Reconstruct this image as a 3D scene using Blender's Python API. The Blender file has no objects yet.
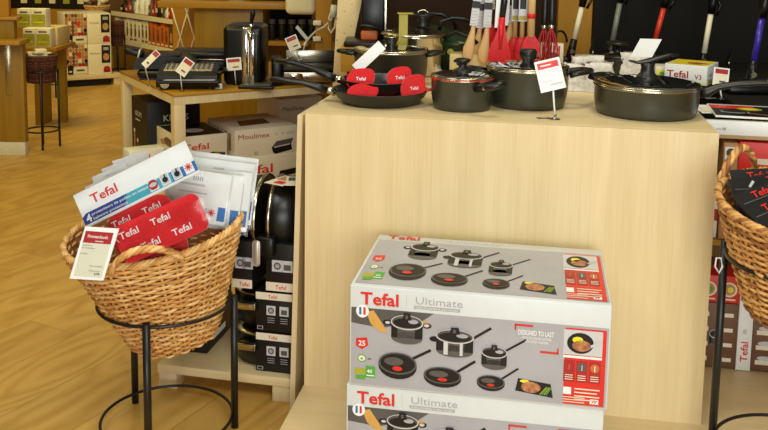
import bpy, bmesh, math, random
from mathutils import Matrix, Vector
random.seed(7)
PI = math.pi
R = math.radians
scene = bpy.context.scene
COL = scene.collection

# ------------------------------------------------------------------ camera model
F, CX, CY, RO, H = 900.0, 384.0, 60.0, 0.0155, 1.4
TH = math.atan(115/900.0)
def ray(px, py):
    u = (px-CX)/F; v = -(py-CY)/F
    c, s = math.cos(RO), math.sin(RO)
    u, v = u*c-v*s, u*s+v*c
    ct, st = math.cos(TH), math.sin(TH)
    return Vector((u, ct+v*st, v*ct-st))
def atz(px, py, z):
    r = ray(px, py); return Vector((0, 0, H)) + r*((z-H)/r.z)
def aty(px, py, y):
    r = ray(px, py); return Vector((0, 0, H)) + r*(y/r.y)
def atf(fr, px, py, yl):
    """point of the plane local-y = yl of a frame (x, y, rz), as local (x, z)"""
    n = Vector((-math.sin(fr[2]), math.cos(fr[2]), 0)); o = Vector((fr[0], fr[1], 0)) + n*yl
    r = ray(px, py); c = Vector((0, 0, H)); t = (o-c).dot(n)/r.dot(n); p = c+r*t
    d = p-Vector((fr[0], fr[1], 0))
    return d.x*math.cos(fr[2])+d.y*math.sin(fr[2]), p.z
def tow(fr, x, y, z):
    c, s = math.cos(fr[2]), math.sin(fr[2])
    return Vector((fr[0]+x*c-y*s, fr[1]+x*s+y*c, z))

# ------------------------------------------------------------------ materials
def lin(c):
    if isinstance(c, str):
        c = c.lstrip('#'); c = [int(c[i:i+2], 16)/255 for i in (0, 2, 4)]
    return tuple(x/12.92 if x <= .04045 else ((x+.055)/1.055)**2.4 for x in c)+(1,)
MATS = {}
def mat(name, col, rough=.5, metal=0, var=.06, scale=30, bump=0, coat=0, col2=None, stretch=None, detail=3, spec=.5, sheen=0):
    if name in MATS: return MATS[name]
    m = bpy.data.materials.new(name); m.use_nodes = True
    nt = m.node_tree; N = nt.nodes; L = nt.links; b = N['Principled BSDF']
    tc = N.new('ShaderNodeTexCoord'); mp = N.new('ShaderNodeMapping'); nz = N.new('ShaderNodeTexNoise')
    L.new(tc.outputs['Object'], mp.inputs['Vector']); L.new(mp.outputs[0], nz.inputs['Vector'])
    if stretch: mp.inputs['Scale'].default_value = stretch
    nz.inputs['Scale'].default_value = scale; nz.inputs['Detail'].default_value = detail
    cr = N.new('ShaderNodeValToRGB'); c = lin(col)
    if col2 is None:
        a = tuple(x*(1-var) for x in c[:3])+(1,); d = tuple(min(1, x*(1+var)) for x in c[:3])+(1,)
    else: a, d = c, lin(col2)
    cr.color_ramp.elements[0].color = a; cr.color_ramp.elements[1].color = d
    cr.color_ramp.elements[0].position = .3; cr.color_ramp.elements[1].position = .7
    L.new(nz.outputs[0], cr.inputs[0]); L.new(cr.outputs[0], b.inputs['Base Color'])
    b.inputs['Roughness'].default_value = rough; b.inputs['Metallic'].default_value = metal
    b.inputs['Specular IOR Level'].default_value = spec
    if coat: b.inputs['Coat Weight'].default_value = coat; b.inputs['Coat Roughness'].default_value = .08
    if sheen: b.inputs['Sheen Weight'].default_value = sheen
    if bump:
        bp = N.new('ShaderNodeBump'); bp.inputs['Strength'].default_value = bump; bp.inputs['Distance'].default_value = .002
        L.new(nz.outputs[0], bp.inputs['Height']); L.new(bp.outputs[0], b.inputs['Normal'])
    MATS[name] = m; return m
def wood(name, c1, c2, axis='Z', rough=.45, scale=14, seam=None):
    """straight-grained veneer: noise stretched along an axis, plus fine pores"""
    if name in MATS: return MATS[name]
    m = bpy.data.materials.new(name); m.use_nodes = True
    nt = m.node_tree; N = nt.nodes; L = nt.links; b = N['Principled BSDF']
    tc = N.new('ShaderNodeTexCoord')
    def lay(sc, st, det, dist):
        mp = N.new('ShaderNodeMapping'); v = [1, 1, 1]; v['XYZ'.index(axis)] = st; mp.inputs['Scale'].default_value = v
        nz = N.new('ShaderNodeTexNoise'); nz.inputs['Scale'].default_value = sc; nz.inputs['Detail'].default_value = det
        nz.inputs['Distortion'].default_value = dist
        L.new(tc.outputs['Object'], mp.inputs['Vector']); L.new(mp.outputs[0], nz.inputs['Vector']); return nz
    a = lay(scale, .06, 4, .6); f = lay(scale*9, .03, 2, 0)
    mx = N.new('ShaderNodeMix'); mx.data_type = 'FLOAT'; mx.inputs[0].default_value = .4
    L.new(a.outputs[0], mx.inputs[2]); L.new(f.outputs[0], mx.inputs[3])
    cr = N.new('ShaderNodeValToRGB'); cr.color_ramp.elements[0].color = lin(c1); cr.color_ramp.elements[1].color = lin(c2)
    cr.color_ramp.elements[0].position = .35; cr.color_ramp.elements[1].position = .65
    L.new(mx.outputs[0], cr.inputs[0]); L.new(cr.outputs[0], b.inputs['Base Color'])
    b.inputs['Roughness'].default_value = rough
    MATS[name] = m; return m
def glassy(name, col=(1, 1, 1), alpha=.25, rough=.05):
    """thin clear plastic or glass: mostly transparent with a glossy reflection"""
    if name in MATS: return MATS[name]
    m = bpy.data.materials.new(name); m.use_nodes = True
    nt = m.node_tree; N = nt.nodes; L = nt.links
    for n in list(N):
        if n.type == 'BSDF_PRINCIPLED': N.remove(n)
    out = [n for n in N if n.type == 'OUTPUT_MATERIAL'][0]
    tr = N.new('ShaderNodeBsdfTransparent'); tr.inputs[0].default_value = lin(col)
    gl = N.new('ShaderNodeBsdfGlossy'); gl.inputs['Roughness'].default_value = rough
    fr = N.new('ShaderNodeFresnel'); fr.inputs[0].default_value = 1.45
    ad = N.new('ShaderNodeMath'); ad.operation = 'ADD'; ad.inputs[1].default_value = alpha; ad.use_clamp = True
    nz = N.new('ShaderNodeTexNoise'); nz.inputs['Scale'].default_value = 40
    tc = N.new('ShaderNodeTexCoord'); L.new(tc.outputs['Object'], nz.inputs['Vector'])
    bp = N.new('ShaderNodeBump'); bp.inputs['Strength'].default_value = .15; bp.inputs['Distance'].default_value = .003
    L.new(nz.outputs[0], bp.inputs['Height']); L.new(bp.outputs[0], gl.inputs['Normal'])
    mx = N.new('ShaderNodeMixShader')
    L.new(fr.outputs[0], ad.inputs[0]); L.new(ad.outputs[0], mx.inputs[0]); L.new(tr.outputs[0], mx.inputs[1]); L.new(gl.outputs[0], mx.inputs[2])
    L.new(mx.outputs[0], out.inputs[0]); MATS[name] = m; return m
def floor_mat():
    m = bpy.data.materials.new('oak_floor'); m.use_nodes = True
    nt = m.node_tree; N = nt.nodes; L = nt.links; b = N['Principled BSDF']
    tc = N.new('ShaderNodeTexCoord'); mp = N.new('ShaderNodeMapping'); mp.inputs['Rotation'].default_value = (0, 0, R(-62))
    L.new(tc.outputs['Object'], mp.inputs['Vector'])
    br = N.new('ShaderNodeTexBrick'); br.offset = .37; br.inputs['Scale'].default_value = 1
    br.inputs['Brick Width'].default_value = 1.35; br.inputs['Row Height'].default_value = .24
    br.inputs['Mortar Size'].default_value = .0022; br.inputs['Mortar Smooth'].default_value = .3
    br.inputs['Color1'].default_value = (0.25, .25, .25, 1); br.inputs['Color2'].default_value = (.75, .75, .75, 1); br.inputs['Mortar'].default_value = (0, 0, 0, 1)
    L.new(mp.outputs[0], br.inputs['Vector'])
    st = N.new('ShaderNodeMapping'); st.inputs['Scale'].default_value = (.32, 1, 1); L.new(mp.outputs[0], st.inputs['Vector'])
    ad = N.new('ShaderNodeVectorMath'); ad.operation = 'ADD'; L.new(st.outputs[0], ad.inputs[0])
    sc = N.new('ShaderNodeVectorMath'); sc.operation = 'SCALE'; sc.inputs['Scale'].default_value = 9; L.new(br.outputs['Color'], sc.inputs[0]); L.new(sc.outputs[0], ad.inputs[1])
    nz = N.new('ShaderNodeTexNoise'); nz.inputs['Scale'].default_value = 3.2; nz.inputs['Detail'].default_value = 1.5; L.new(ad.outputs[0], nz.inputs['Vector'])
    mu = N.new('ShaderNodeMath'); mu.operation = 'MULTIPLY'; mu.inputs[1].default_value = 22; L.new(nz.outputs[0], mu.inputs[0])
    fr = N.new('ShaderNodeMath'); fr.operation = 'PINGPONG'; fr.inputs[1].default_value = 1; L.new(mu.outputs[0], fr.inputs[0])
    n2 = N.new('ShaderNodeTexNoise'); n2.inputs['Scale'].default_value = 26; n2.inputs['Detail'].default_value = 5; L.new(ad.outputs[0], n2.inputs['Vector'])
    mx = N.new('ShaderNodeMix'); mx.data_type = 'FLOAT'; mx.inputs[0].default_value = .6; L.new(fr.outputs[0], mx.inputs[2]); L.new(n2.outputs[0], mx.inputs[3])
    cr = N.new('ShaderNodeValToRGB'); cr.color_ramp.elements[0].color = lin('#BC8C38'); cr.color_ramp.elements[1].color = lin('#D8AC58')
    cr.color_ramp.elements[0].position = .12; cr.color_ramp.elements[1].position = .62; L.new(mx.outputs[0], cr.inputs[0])
    m3 = N.new('ShaderNodeMix'); m3.data_type = 'RGBA'; m3.blend_type = 'MULTIPLY'; m3.inputs[0].default_value = .55
    tone = N.new('ShaderNodeValToRGB'); tone.color_ramp.elements[0].color = (.45, .36, .22, 1); tone.color_ramp.elements[1].color = (1, 1, 1, 1)
    tone.color_ramp.elements[0].position = 0; tone.color_ramp.elements[1].position = .75
    e = tone.color_ramp.elements.new(.2); e.color = (.8, .78, .74, 1)
    L.new(br.outputs['Color'], tone.inputs[0]); L.new(cr.outputs[0], m3.inputs[6]); L.new(tone.outputs[0], m3.inputs[7])
    L.new(m3.outputs[2], b.inputs['Base Color']); b.inputs['Roughness'].default_value = .42
    return m

M = dict(
    white=mat('white_card', '#EFF0EC', .4, var=.02), boxwhite=mat('coated_white_carton', '#D3D6D4', .35, var=.02), cream=mat('cream_card', '#E9DFC6', .5, var=.03),
    ivory=mat('ivory_plastic', '#EFE6C4', .4, var=.03),
    red=mat('printed_red', '#D8281C', .4, var=.04), dred=mat('printed_dark_red', '#A81E22', .4, var=.04),
    felt=mat('red_felt', '#D01018', .85, var=.12, scale=120, bump=.3, sheen=.3),
    redsil=mat('red_silicone', '#CE1A22', .4, var=.04, spec=.4), grey=mat('printed_grey', '#A9A8AC', .33, var=.10, scale=5), dgrey=mat('printed_dark_grey', '#56524F', .4, var=.1),
    lgrey=mat('printed_light_grey', '#C9C8C8', .4, var=.03), sage=mat('price_paper', '#D5D6C0', .5, var=.02),
    black=mat('black_plastic', '#0C0B09', .33, var=.1, spec=.4), bblack=mat('printed_black', '#171513', .45, var=.1, spec=.35),
    pan=mat('black_coating', '#171812', .38, var=.08, spec=.6), panin=mat('nonstick_inside', '#1B1C1B', .32, var=.1),
    gunmetal=mat('grey_green_enamel', '#2C2F25', .30, var=.05, spec=.8),
    bakelite=mat('handle_bakelite', '#141310', .38, var=.1), steel=mat('brushed_steel', '#BDB59E', .22, 1, var=.06, scale=60),
    chrome=mat('chrome', '#DDD8CC', .1, 1, var=.03), iron=mat('black_painted_iron', '#141414', .38, var=.1),
    blue=mat('printed_blue', '#1F6FB4', .4), teal=mat('printed_teal', '#3FA9B8', .4), navy=mat('printed_navy', '#203A86', .4),
    green=mat('printed_green', '#4FA63C', .4), lime=mat('printed_lime', '#A5A62C', .45, var=.1, scale=20), yellow=mat('printed_yellow', '#F0DC32', .4),
    brown=mat('printed_brown', '#6E4A31', .5, var=.15, scale=25), tan=mat('printed_tan', '#B98C5A', .5, var=.15, scale=25),
    meat=mat('printed_meat', '#8A4A2E', .4, var=.3, scale=90, col2='#C98A5C'), skin=mat('printed_skin_tone', '#D2A04E', .5),
    kraft=mat('kraft_board', '#B8895A', .7, var=.08), maroon=mat('maroon_wicker', '#57231B', .7, var=.2, scale=60),
    orange=mat('printed_orange', '#C9682C', .45), purple=mat('purple_tube', '#3A2A9A', .3), vred=mat('red_tube', '#D23A20', .3), vgrey=mat('grey_tube', '#7D8074', .35),
    satin=mat('satin_steel', '#CFC9B8', .4, .7, var=.04), olive=mat('olive_tape', '#A3962E', .5), warmcream=mat('warm_cream_board', '#DCC488', .5, var=.04),
    castgreen=mat('green_enamel', '#24371B', .25, var=.1), spoonwood=wood('spoon_wood', '#CFA062', '#E6C48C', 'Z'),
    clear=glassy('clear_plastic', '#FFFFFF', .07, .12), glass=glassy('lid_glass', '#D8DDD2', .16, .04), film=glassy('crinkled_film', '#FFFFFF', .0, .12),
    birchZ=wood('birch_veneer', '#D9C18C', '#E6D0A0', 'Z', .42, 16), birchX=wood('birch_board', '#DAC28E', '#E6D0A0', 'X', .42, 16),
    birchY=wood('birch_board_lengthwise', '#D9BC84', '#E8CF9E', 'Y', .42, 16), edge=wood('pale_board', '#D8C192', '#E6D4A8', 'Z', .5, 16),
    oakX=wood('oak_top', '#A4761A', '#B98A28', 'X', .4, 12), oakZ=wood('oak_panel', '#86640C', '#A07A18', 'Z', .45, 9),
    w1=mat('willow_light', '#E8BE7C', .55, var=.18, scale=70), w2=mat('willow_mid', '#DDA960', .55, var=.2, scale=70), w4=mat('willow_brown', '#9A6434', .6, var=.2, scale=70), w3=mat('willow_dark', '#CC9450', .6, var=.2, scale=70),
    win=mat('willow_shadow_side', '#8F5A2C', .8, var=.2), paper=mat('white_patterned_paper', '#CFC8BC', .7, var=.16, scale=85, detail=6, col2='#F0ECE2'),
    wallb=mat('brown_wall_paint', '#2A1604', .75, var=.04, scale=3, spec=.25), wallk=mat('black_wall_paint', '#110F08', .75, var=.05, scale=3, spec=.25),
    ochre=mat('ochre_board', '#B07C10', .6, var=.05, scale=4), wallf=mat('far_wall_paint', '#8A6A3E', .8), plinth=mat('white_plinth', '#CFC8AE', .5), dark=mat('matte_dark', '#0F0D0B', .8),
    floor=floor_mat())

# ------------------------------------------------------------------ mesh builder
FONT = None
TXT = {}
def text_mesh(s, bold):
    k = (s, bold)
    if k in TXT: return TXT[k]
    cu = bpy.data.curves.new('t', 'FONT'); cu.body = s; cu.size = 1; cu.resolution_u = 2; cu.offset = bold
    ob = bpy.data.objects.new('t', cu); COL.objects.link(ob)
    dg = bpy.context.evaluated_depsgraph_get(); dg.update()
    me = bpy.data.meshes.new_from_object(ob.evaluated_get(dg))
    vs = [v.co.copy() for v in me.vertices]; fs = [tuple(p.vertices) for p in me.polygons]
    bpy.data.objects.remove(ob); bpy.data.curves.remove(cu); bpy.data.meshes.remove(me)
    x0 = min(v.x for v in vs); x1 = max(v.x for v in vs)
    vs = [(v.x-x0, v.y) for v in vs]; TXT[k] = (vs, fs, x1-x0); return TXT[k]
I4 = Matrix.Identity(4)
def TR(x=0, y=0, z=0, rx=0, ry=0, rz=0):
    return Matrix.Translation((x, y, z)) @ Matrix.Rotation(rz, 4, 'Z') @ Matrix.Rotation(ry, 4, 'Y') @ Matrix.Rotation(rx, 4, 'X')
class MB:
    def __init__(s, X=I4): s.v = []; s.f = []; s.m = []; s.s = []; s.mats = []; s.X = X
    def mi(s, m):
        m = M[m] if isinstance(m, str) else m
        if m not in s.mats: s.mats.append(m)
        return s.mats.index(m)
    def add(s, vs, fs, m, smooth=False, X=None):
        X = s.X @ X if X is not None else s.X
        o = len(s.v); i = s.mi(m)
        s.v += [X @ Vector(p) for p in vs]
        for f in fs: s.f.append([o+k for k in f]); s.m.append(i); s.s.append(smooth)
        return s
    def box(s, x0, y0, z0, x1, y1, z1, m, bev=.0, X=None, seg=2):
        if bev <= 0:
            vs = [(x, y, z) for x in (x0, x1) for y in (y0, y1) for z in (z0, z1)]
            return s.add(vs, [(0, 1, 3, 2), (4, 6, 7, 5), (0, 4, 5, 1), (2, 3, 7, 6), (0, 2, 6, 4), (1, 5, 7, 3)], m, False, X)
        bm = bmesh.new(); bmesh.ops.create_cube(bm, size=1)
        for v in bm.verts: v.co = Vector(((x0+x1)/2+v.co.x*(x1-x0), (y0+y1)/2+v.co.y*(y1-y0), (z0+z1)/2+v.co.z*(z1-z0)))
        bmesh.ops.bevel(bm, geom=list(bm.edges), offset=bev, segments=seg, profile=.5, affect='EDGES')
        bm.verts.index_update()
        vs = [tuple(v.co) for v in bm.verts]; fs = [[v.index for v in f.verts] for f in bm.faces]; bm.free()
        return s.add(vs, fs, m, seg > 1, X)
    def lathe(s, prof, m, seg=40, X=None, smooth=True, sx=1, sy=1):
        vs = []; fs = []; n = len(prof)
        for i in range(seg):
            a = 2*PI*i/seg
            for r, z in prof: vs.append((r*math.cos(a)*sx, r*math.sin(a)*sy, z))
        for i in range(seg):
            j = (i+1) % seg
            for k in range(n-1): fs.append((i*n+k, j*n+k, j*n+k+1, i*n+k+1))
        return s.add(vs, fs, m, smooth, X)
    def cyl(s, r, z0, z1, m, seg=24, X=None, r2=None):
        r2 = r if r2 is None else r2
        s.lathe([(1e-5, z0), (r, z0)], m, seg, X, False); s.lathe([(r, z0), (r2, z1)], m, seg, X); return s.lathe([(r2, z1), (1e-5, z1)], m, seg, X, False)
    def tube(s, pts, r, m, seg=8, closed=False, flat=None, up=None, X=None, caps=True):
        """sweep; r is a number or a list; flat = height/width ratio(s) of an oval section whose height follows up"""
        P = [Vector(p) for p in pts]; n = len(P); vs = []; fs = []
        U = Vector(up) if up else Vector((0, 0, 1))
        for i in range(n):
            a = P[(i-1) % n] if closed or i > 0 else P[0]; b = P[(i+1) % n] if closed or i < n-1 else P[-1]
            t = (b-a).normalized(); side = t.cross(U)
            if side.length < 1e-4: side = t.cross(Vector((1, 0, .01)))
            side.normalize(); w = side.cross(t)
            rr = r[i] if isinstance(r, (list, tuple)) else r
            fl = 1 if flat is None else (flat[i] if isinstance(flat, (list, tuple)) else flat)
            for k in range(seg):
                q = 2*PI*k/seg; vs.append(P[i]+side*(rr*math.cos(q))+w*(rr*fl*math.sin(q)))
        for i in range(n if closed else n-1):
            j = (i+1) % n
            for k in range(seg): l = (k+1) % seg; fs.append((i*seg+k, i*seg+l, j*seg+l, j*seg+k))
        if not closed and caps: fs.append(tuple(range(seg-1, -1, -1))); fs.append(tuple((n-1)*seg+k for k in range(seg)))
        return s.add(vs, fs, m, True, X)
    def prism(s, poly, z0, z1, m, X=None, m2=None):
        n = len(poly)
        if sum(poly[i][0]*poly[(i+1) % n][1]-poly[(i+1) % n][0]*poly[i][1] for i in range(n)) < 0: poly = poly[::-1]
        vs = [(x, y, z0) for x, y in poly]+[(x, y, z1) for x, y in poly]
        s.add(vs, [tuple(range(n-1, -1, -1)), tuple(range(n, 2*n))], m, False, X)
        return s.add(vs, [(i, (i+1) % n, n+(i+1) % n, n+i) for i in range(n)], m2 or m, False, X)
    def obj(s, name, parent=None, loc=None):
        me = bpy.data.meshes.new(name); me.from_pydata([tuple(p) for p in s.v], [], s.f)
        for m in s.mats: me.materials.append(m)
        me.polygons.foreach_set('material_index', s.m); me.polygons.foreach_set('use_smooth', s.s); me.update()
        o = bpy.data.objects.new(name, me); COL.objects.link(o)
        if parent: o.parent = parent
        if loc is not None: o.location = loc
        return o
class P2:
    """print on a flat face of a mesh: frame X maps (x right, y up) onto the face, z out of it"""
    def __init__(s, mb, X, step=.0005): s.mb = mb; s.X = X; s.st = step
    def poly(s, pts, m, l=1):
        n = len(pts)
        if sum(pts[i][0]*pts[(i+1) % n][1]-pts[(i+1) % n][0]*pts[i][1] for i in range(n)) < 0: pts = pts[::-1]
        s.mb.add([(x, y, l*s.st) for x, y in pts], [tuple(range(n))], m, False, s.X); return s
    def rect(s, x0, y0, x1, y1, m, l=1): return s.poly([(x0, y0), (x1, y0), (x1, y1), (x0, y1)], m, l)
    def ell(s, cx, cy, rx, ry, m, l=1, a0=0, a1=360, n=20):
        return s.poly([(cx+rx*math.cos(R(a0+(a1-a0)*i/n)), cy+ry*math.sin(R(a0+(a1-a0)*i/n))) for i in range(n)], m, l)
    def line(s, x0, y0, x1, y1, w, m, l=1):
        d = Vector((x1-x0, y1-y0)); n = Vector((-d.y, d.x)).normalized()*w/2
        return s.poly([(x0-n.x, y0-n.y), (x1-n.x, y1-n.y), (x1+n.x, y1+n.y), (x0+n.x, y0+n.y)], m, l)
    def text(s, t, x, y, size, m, l=2, bold=0, w=None, ang=0, sx=1):
        vs, fs, wd = text_mesh(t, bold)
        k = (w/wd if w else size*sx); c, q = math.cos(ang), math.sin(ang)
        s.mb.add([(x+px*k*c-py*size*q, y+px*k*q+py*size*c, l*s.st) for px, py in vs], fs, m, False, s.X); return s
def FRONT(x=0, y=0, z=0): return Matrix(((1, 0, 0, x), (0, 0, -1, y), (0, 1, 0, z), (0, 0, 0, 1)))      # faces -y
def LEFT(x=0, y=0, z=0): return Matrix(((0, 0, -1, x), (-1, 0, 0, y), (0, 1, 0, z), (0, 0, 0, 1)))       # faces -x, u runs towards -y
def TOP(x=0, y=0, z=0): return Matrix.Translation((x, y, z))

def thing(name, label, cat, loc=(0, 0, 0), rz=0, group=None, rot=None):
    o = bpy.data.objects.new(name, None); o.empty_display_size = .05; COL.objects.link(o)
    o.location = loc; o.rotation_euler = rot if rot else (0, 0, rz)
    return tag(o, label, cat, group)
def tag(o, label, cat, group=None):
    o['label'] = label; o['category'] = cat
    if group: o['group'] = group
    return o
def struct(o): o['kind'] = 'structure'; return o
def dup(root, loc=None, rot=None, label=None, group=None):
    r = root.copy(); COL.objects.link(r)
    if loc is not None: r.location = loc
    if rot is not None: r.rotation_euler = rot
    if label: r['label'] = label
    if group: r['group'] = group
    for ch in list(root.children):
        c = ch.copy(); COL.objects.link(c); c.parent = r
        for g in ch.children:
            d = g.copy(); COL.objects.link(d); d.parent = c
    return r

# ------------------------------------------------------------------ the room
struct(MB().box(-6, -1.5, -.05, 5, 13, 0, 'floor').obj('floor'))
struct(MB().box(-6, 12.9, 0, 5, 13, 2.8, 'wallf').obj('wall_back'))
struct(MB().box(-6.05, -1.5, 0, -6, 13, 2.8, 'wallf').obj('wall_left'))
wx = aty(346, 30, 4.1).x; wo = aty(556, 30, 4.1).x; wk = aty(592, 30, 4.05).x
struct(MB().box(wx, 4.1, 0, 3.6, 4.18, 2.6, 'wallb').obj('wall_right'))
struct(MB().box(wo, 4.06, 0, wk+.03, 4.1, 2.6, 'ochre').obj('trim_1'))
struct(MB().box(wk, 4.0, 0, 3.6, 4.06, 2.6, 'wallk').obj('trim_2'))

# ------------------------------------------------------------------ centre display counter
CF = (-.222, 2.527, R(-9.6))
CW = 1.128
t = thing('display_platform', 'low pale wooden platform under the central counter and the boxed cookware', 'platform', tow(CF, 0, 0, 0), CF[2])
MB().box(-.003, -1.0, .078, 2.2, .95, .1, 'birchX', .002).obj('platform_top', t)
MB().box(.004, -.99, 0, 2.19, .94, .078, 'birchX').obj('platform_base', t)
t = thing('display_counter', 'tall pale birch block counter carrying black pots and pans', 'counter', tow(CF, 0, 0, .1), CF[2])
MB().box(0, 0, 0, CW, .018, .8195, 'birchZ').obj('front_panel', t)
MB().box(0, .018, 0, .018, .95, .802, 'birchZ').obj('side_panel', t)
MB().box(CW-.018, .018, 0, CW, .95, .802, 'birchZ').obj('side_panel', t)
MB().box(0, .018, .802, CW, .95, .82, 'birchX', .0015, seg=1).obj('countertop', t)
MB().box(.018, .93, 0, CW-.018, .95, .802, 'birchZ').obj('back_panel', t)
CT = .921

# ------------------------------------------------------------------ printed cookware sets
def p_pot(p, cx, cy, w, h, l=2, shade='dgrey'):
    p.rect(cx-w/2, cy-h*.25, cx+w/2, cy+h*.25, 'dgrey', l); p.ell(cx, cy-h*.25, w/2, h*.2, 'dgrey', l)
    for a, b, m in ((-.5, -.30, 'bblack'), (.26, .5, 'bblack')):
        ya = -h*.25-h*.2*math.sqrt(max(0, 1-(2*max(abs(a), abs(b)))**2))*.95
        p.rect(cx+w*a, cy+ya, cx+w*b, cy+h*.25, m, l+1)
    if shade == 'grey': p.rect(cx-w*.30, cy-h*.38, cx-w*.18, cy+h*.2, 'lgrey', l+1); p.rect(cx+w*.14, cy-h*.38, cx+w*.22, cy+h*.2, 'lgrey', l+1)
    p.ell(cx, cy+h*.25, w*.52, h*.24, 'lgrey', l+2); p.ell(cx, cy+h*.26, w*.485, h*.205, 'dgrey', l+3); p.ell(cx, cy+h*.235, w*.44, h*.15, 'bblack', l+4)
    p.ell(cx+w*.2, cy+h*.30, w*.16, h*.07, 'grey', l+5)
    p.poly([(cx-w*.14, cy+h*.34), (cx+w*.14, cy+h*.34), (cx+w*.10, cy+h*.56), (cx-w*.10, cy+h*.56)], 'bblack', l+6); p.rect(cx-w*.05, cy+h*.38, cx+w*.03, cy+h*.5, 'dgrey', l+7)
def p_ears(p, cx, cy, w, h, l=2):
    for s in (-1, 1): p.ell(cx+s*w*.62, cy+h*.22, w*.16, h*.1, 'bblack', l); p.ell(cx+s*w*.62, cy+h*.22, w*.08, h*.05, 'lgrey', l+1)
def p_pan(p, cx, cy, w, h, l=2, hx=.9, hy=.9):
    p.line(cx+w*.35, cy+h*.2, cx+w*hx, cy+h*hy, w*.07, 'bblack', l)
    p.ell(cx, cy-h*.1, w/2, h*.5, 'bblack', l+1); p.ell(cx, cy, w*.5, h*.42, 'dgrey', l+2); p.ell(cx, cy+h*.01, w*.45, h*.36, 'bblack', l+3)
    p.ell(cx-w*.1, cy+h*.08, w*.25, h*.16, 'dgrey', l+4); p.ell(cx, cy-h*.18, w*.13, h*.09, 'red', l+5)
def p_set(p, W, Hh, x0=0, y0=0, texts=True):
    """the line-up of six pans on a grey ground, W by Hh, lower-left corner at x0, y0"""
    U = lambda u: x0+u*W
    V = lambda v: y0+(1-v)*Hh
    p.rect(x0, y0, x0+W, y0+Hh, 'grey', 1)
    if texts:
        p.poly([(U(0), V(0)), (U(.33), V(0)), (U(.28), V(.12)), (U(.12), V(.24)), (U(0), V(.2))], 'dgrey', 2)
        p.poly([(U(.06), V(.05)), (U(.09), V(.02)), (U(.13), V(.2)), (U(.15), V(.3)), (U(.11), V(.28)), (U(.08), V(.2))], 'skin', 3)
        p.poly([(U(.25), V(.14)), (U(.30), V(.1)), (U(.32), V(.16)), (U(.27), V(.2))], 'skin', 3)
    p_ears(p, U(.225), V(.24), .125*W, .36*Hh, 3); p_pot(p, U(.225), V(.24), .125*W, .40*Hh, 4)
    p_pan(p, U(.19), V(.68), .155*W, .34*Hh, 3, .85, .62)
    p.line(U(.46), V(.33), U(.555), V(.12), .006*W/.6, 'bblack', 3); p.ell(U(.335), V(.32), .02*W, .035*Hh, 'bblack', 3)
    p_pot(p, U(.415), V(.36), .145*W, .38*Hh, 4, 'grey'); 
    p_pan(p, U(.37), V(.78), .15*W, .26*Hh, 3, .85, .85)
    p.line(U(.60), V(.42), U(.69), V(.23), .005*W/.6, 'bblack', 3); p_pot(p, U(.57), V(.50), .098*W, .32*Hh, 4)
    p_pan(p, U(.56), V(.80), .11*W, .2*Hh, 3, .95, 1.0)
    p.poly([(U(.655), V(.88)), (U(.665), V(.72)), (U(.79), V(.76)), (U(.80), V(.93))], 'bblack', 3)
    p.ell(U(.715), V(.82), .038*W, .07*Hh, 'meat', 4); [p.line(U(.750+.008*k), V(.90), U(.775+.006*k), V(.80), .0022, 'green' if k % 2 else 'lime', 4) for k in range(4)]; p.ell(U(.69), V(.75), .018*W, .02*Hh, 'yellow', 4)
    # side panel
    p.rect(U(.838), V(.985), U(.992), V(.03), 'red', 2)
    p.rect(U(.832), V(.36), U(.978), V(.05), 'lgrey', 3); p.ell(U(.895), V(.21), .05*W, .13*Hh, 'bblack', 4); p.ell(U(.90), V(.24), .035*W, .07*Hh, 'meat', 5); p.ell(U(.885), V(.17), .02*W, .04*Hh, 'yellow', 5)
    p.line(U(.925), V(.26), U(.975), V(.16), .006*W/.6, 'lgrey', 5)
    p.rect(U(.832), V(.40), U(.978), V(.37), 'white', 3)
    for k, (c, d) in enumerate((('dred', 'orange'), ('dgrey', 'lgrey'), ('orange', 'white'))):
        u = .857+k*.048; p.rect(U(u-.021), V(.70), U(u+.021), V(.43), 'dred', 3)
        p.ell(U(u), V(.51), .017*W, .055*Hh, c, 4); p.line(U(u), V(.55), U(u), V(.48), .002, d, 5)
        for q in range(3): p.rect(U(u-.015), V(.62+q*.027), U(u+.015), V(.61+q*.027), 'cream', 4)
    p.rect(U(.838), V(.86), U(.868), V(.77), 'white', 3)
    for q in range(4): p.rect(U(.88), V(.79+q*.045), U(.975-.01*(q % 2)), V(.775+q*.045), 'cream', 3)
    for q in range(3): p.rect(U(.838), V(.90+q*.03), U(.92), V(.89+q*.03), 'cream', 3)
    p.rect(U(.94), V(.96), U(.972), V(.90), 'white', 3); p.line(U(.947), V(.95), U(.957), V(.91), .002, 'red', 4); p.line(U(.957), V(.95), U(.967), V(.91), .002, 'red', 4)
    # left badges
    p.poly([(U(.02), V(.40)), (U(.065), V(.38)), (U(.07), V(.48)), (U(.045), V(.54)), (U(.02), V(.5))], 'red', 2); p.text('25', U(.03), V(.49), .018*W/.6, 'white', 3, .02)
    p.ell(U(.045), V(.655), .018*W, .05*Hh, 'green', 2); p.ell(U(.045), V(.655), .014*W, .038*Hh, 'cream', 3); p.text('4', U(.039), V(.68), .012*W/.6, 'green', 4, .02)
    p.rect(U(.068), V(.665), U(.083), V(.65), 'dgrey', 2)
    p.rect(U(.015), V(.87), U(.06), V(.79), 'lime', 2); p.rect(U(.06), V(.90), U(.10), V(.75), 'green', 2); p.rect(U(.02), V(.93), U(.06), V(.88), 'green', 3)
    p.text('40', U(.066), V(.84), .013*W/.6, 'white', 3, .02); p.rect(U(.064), V(.88), U(.096), V(.865), 'white', 3)
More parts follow.
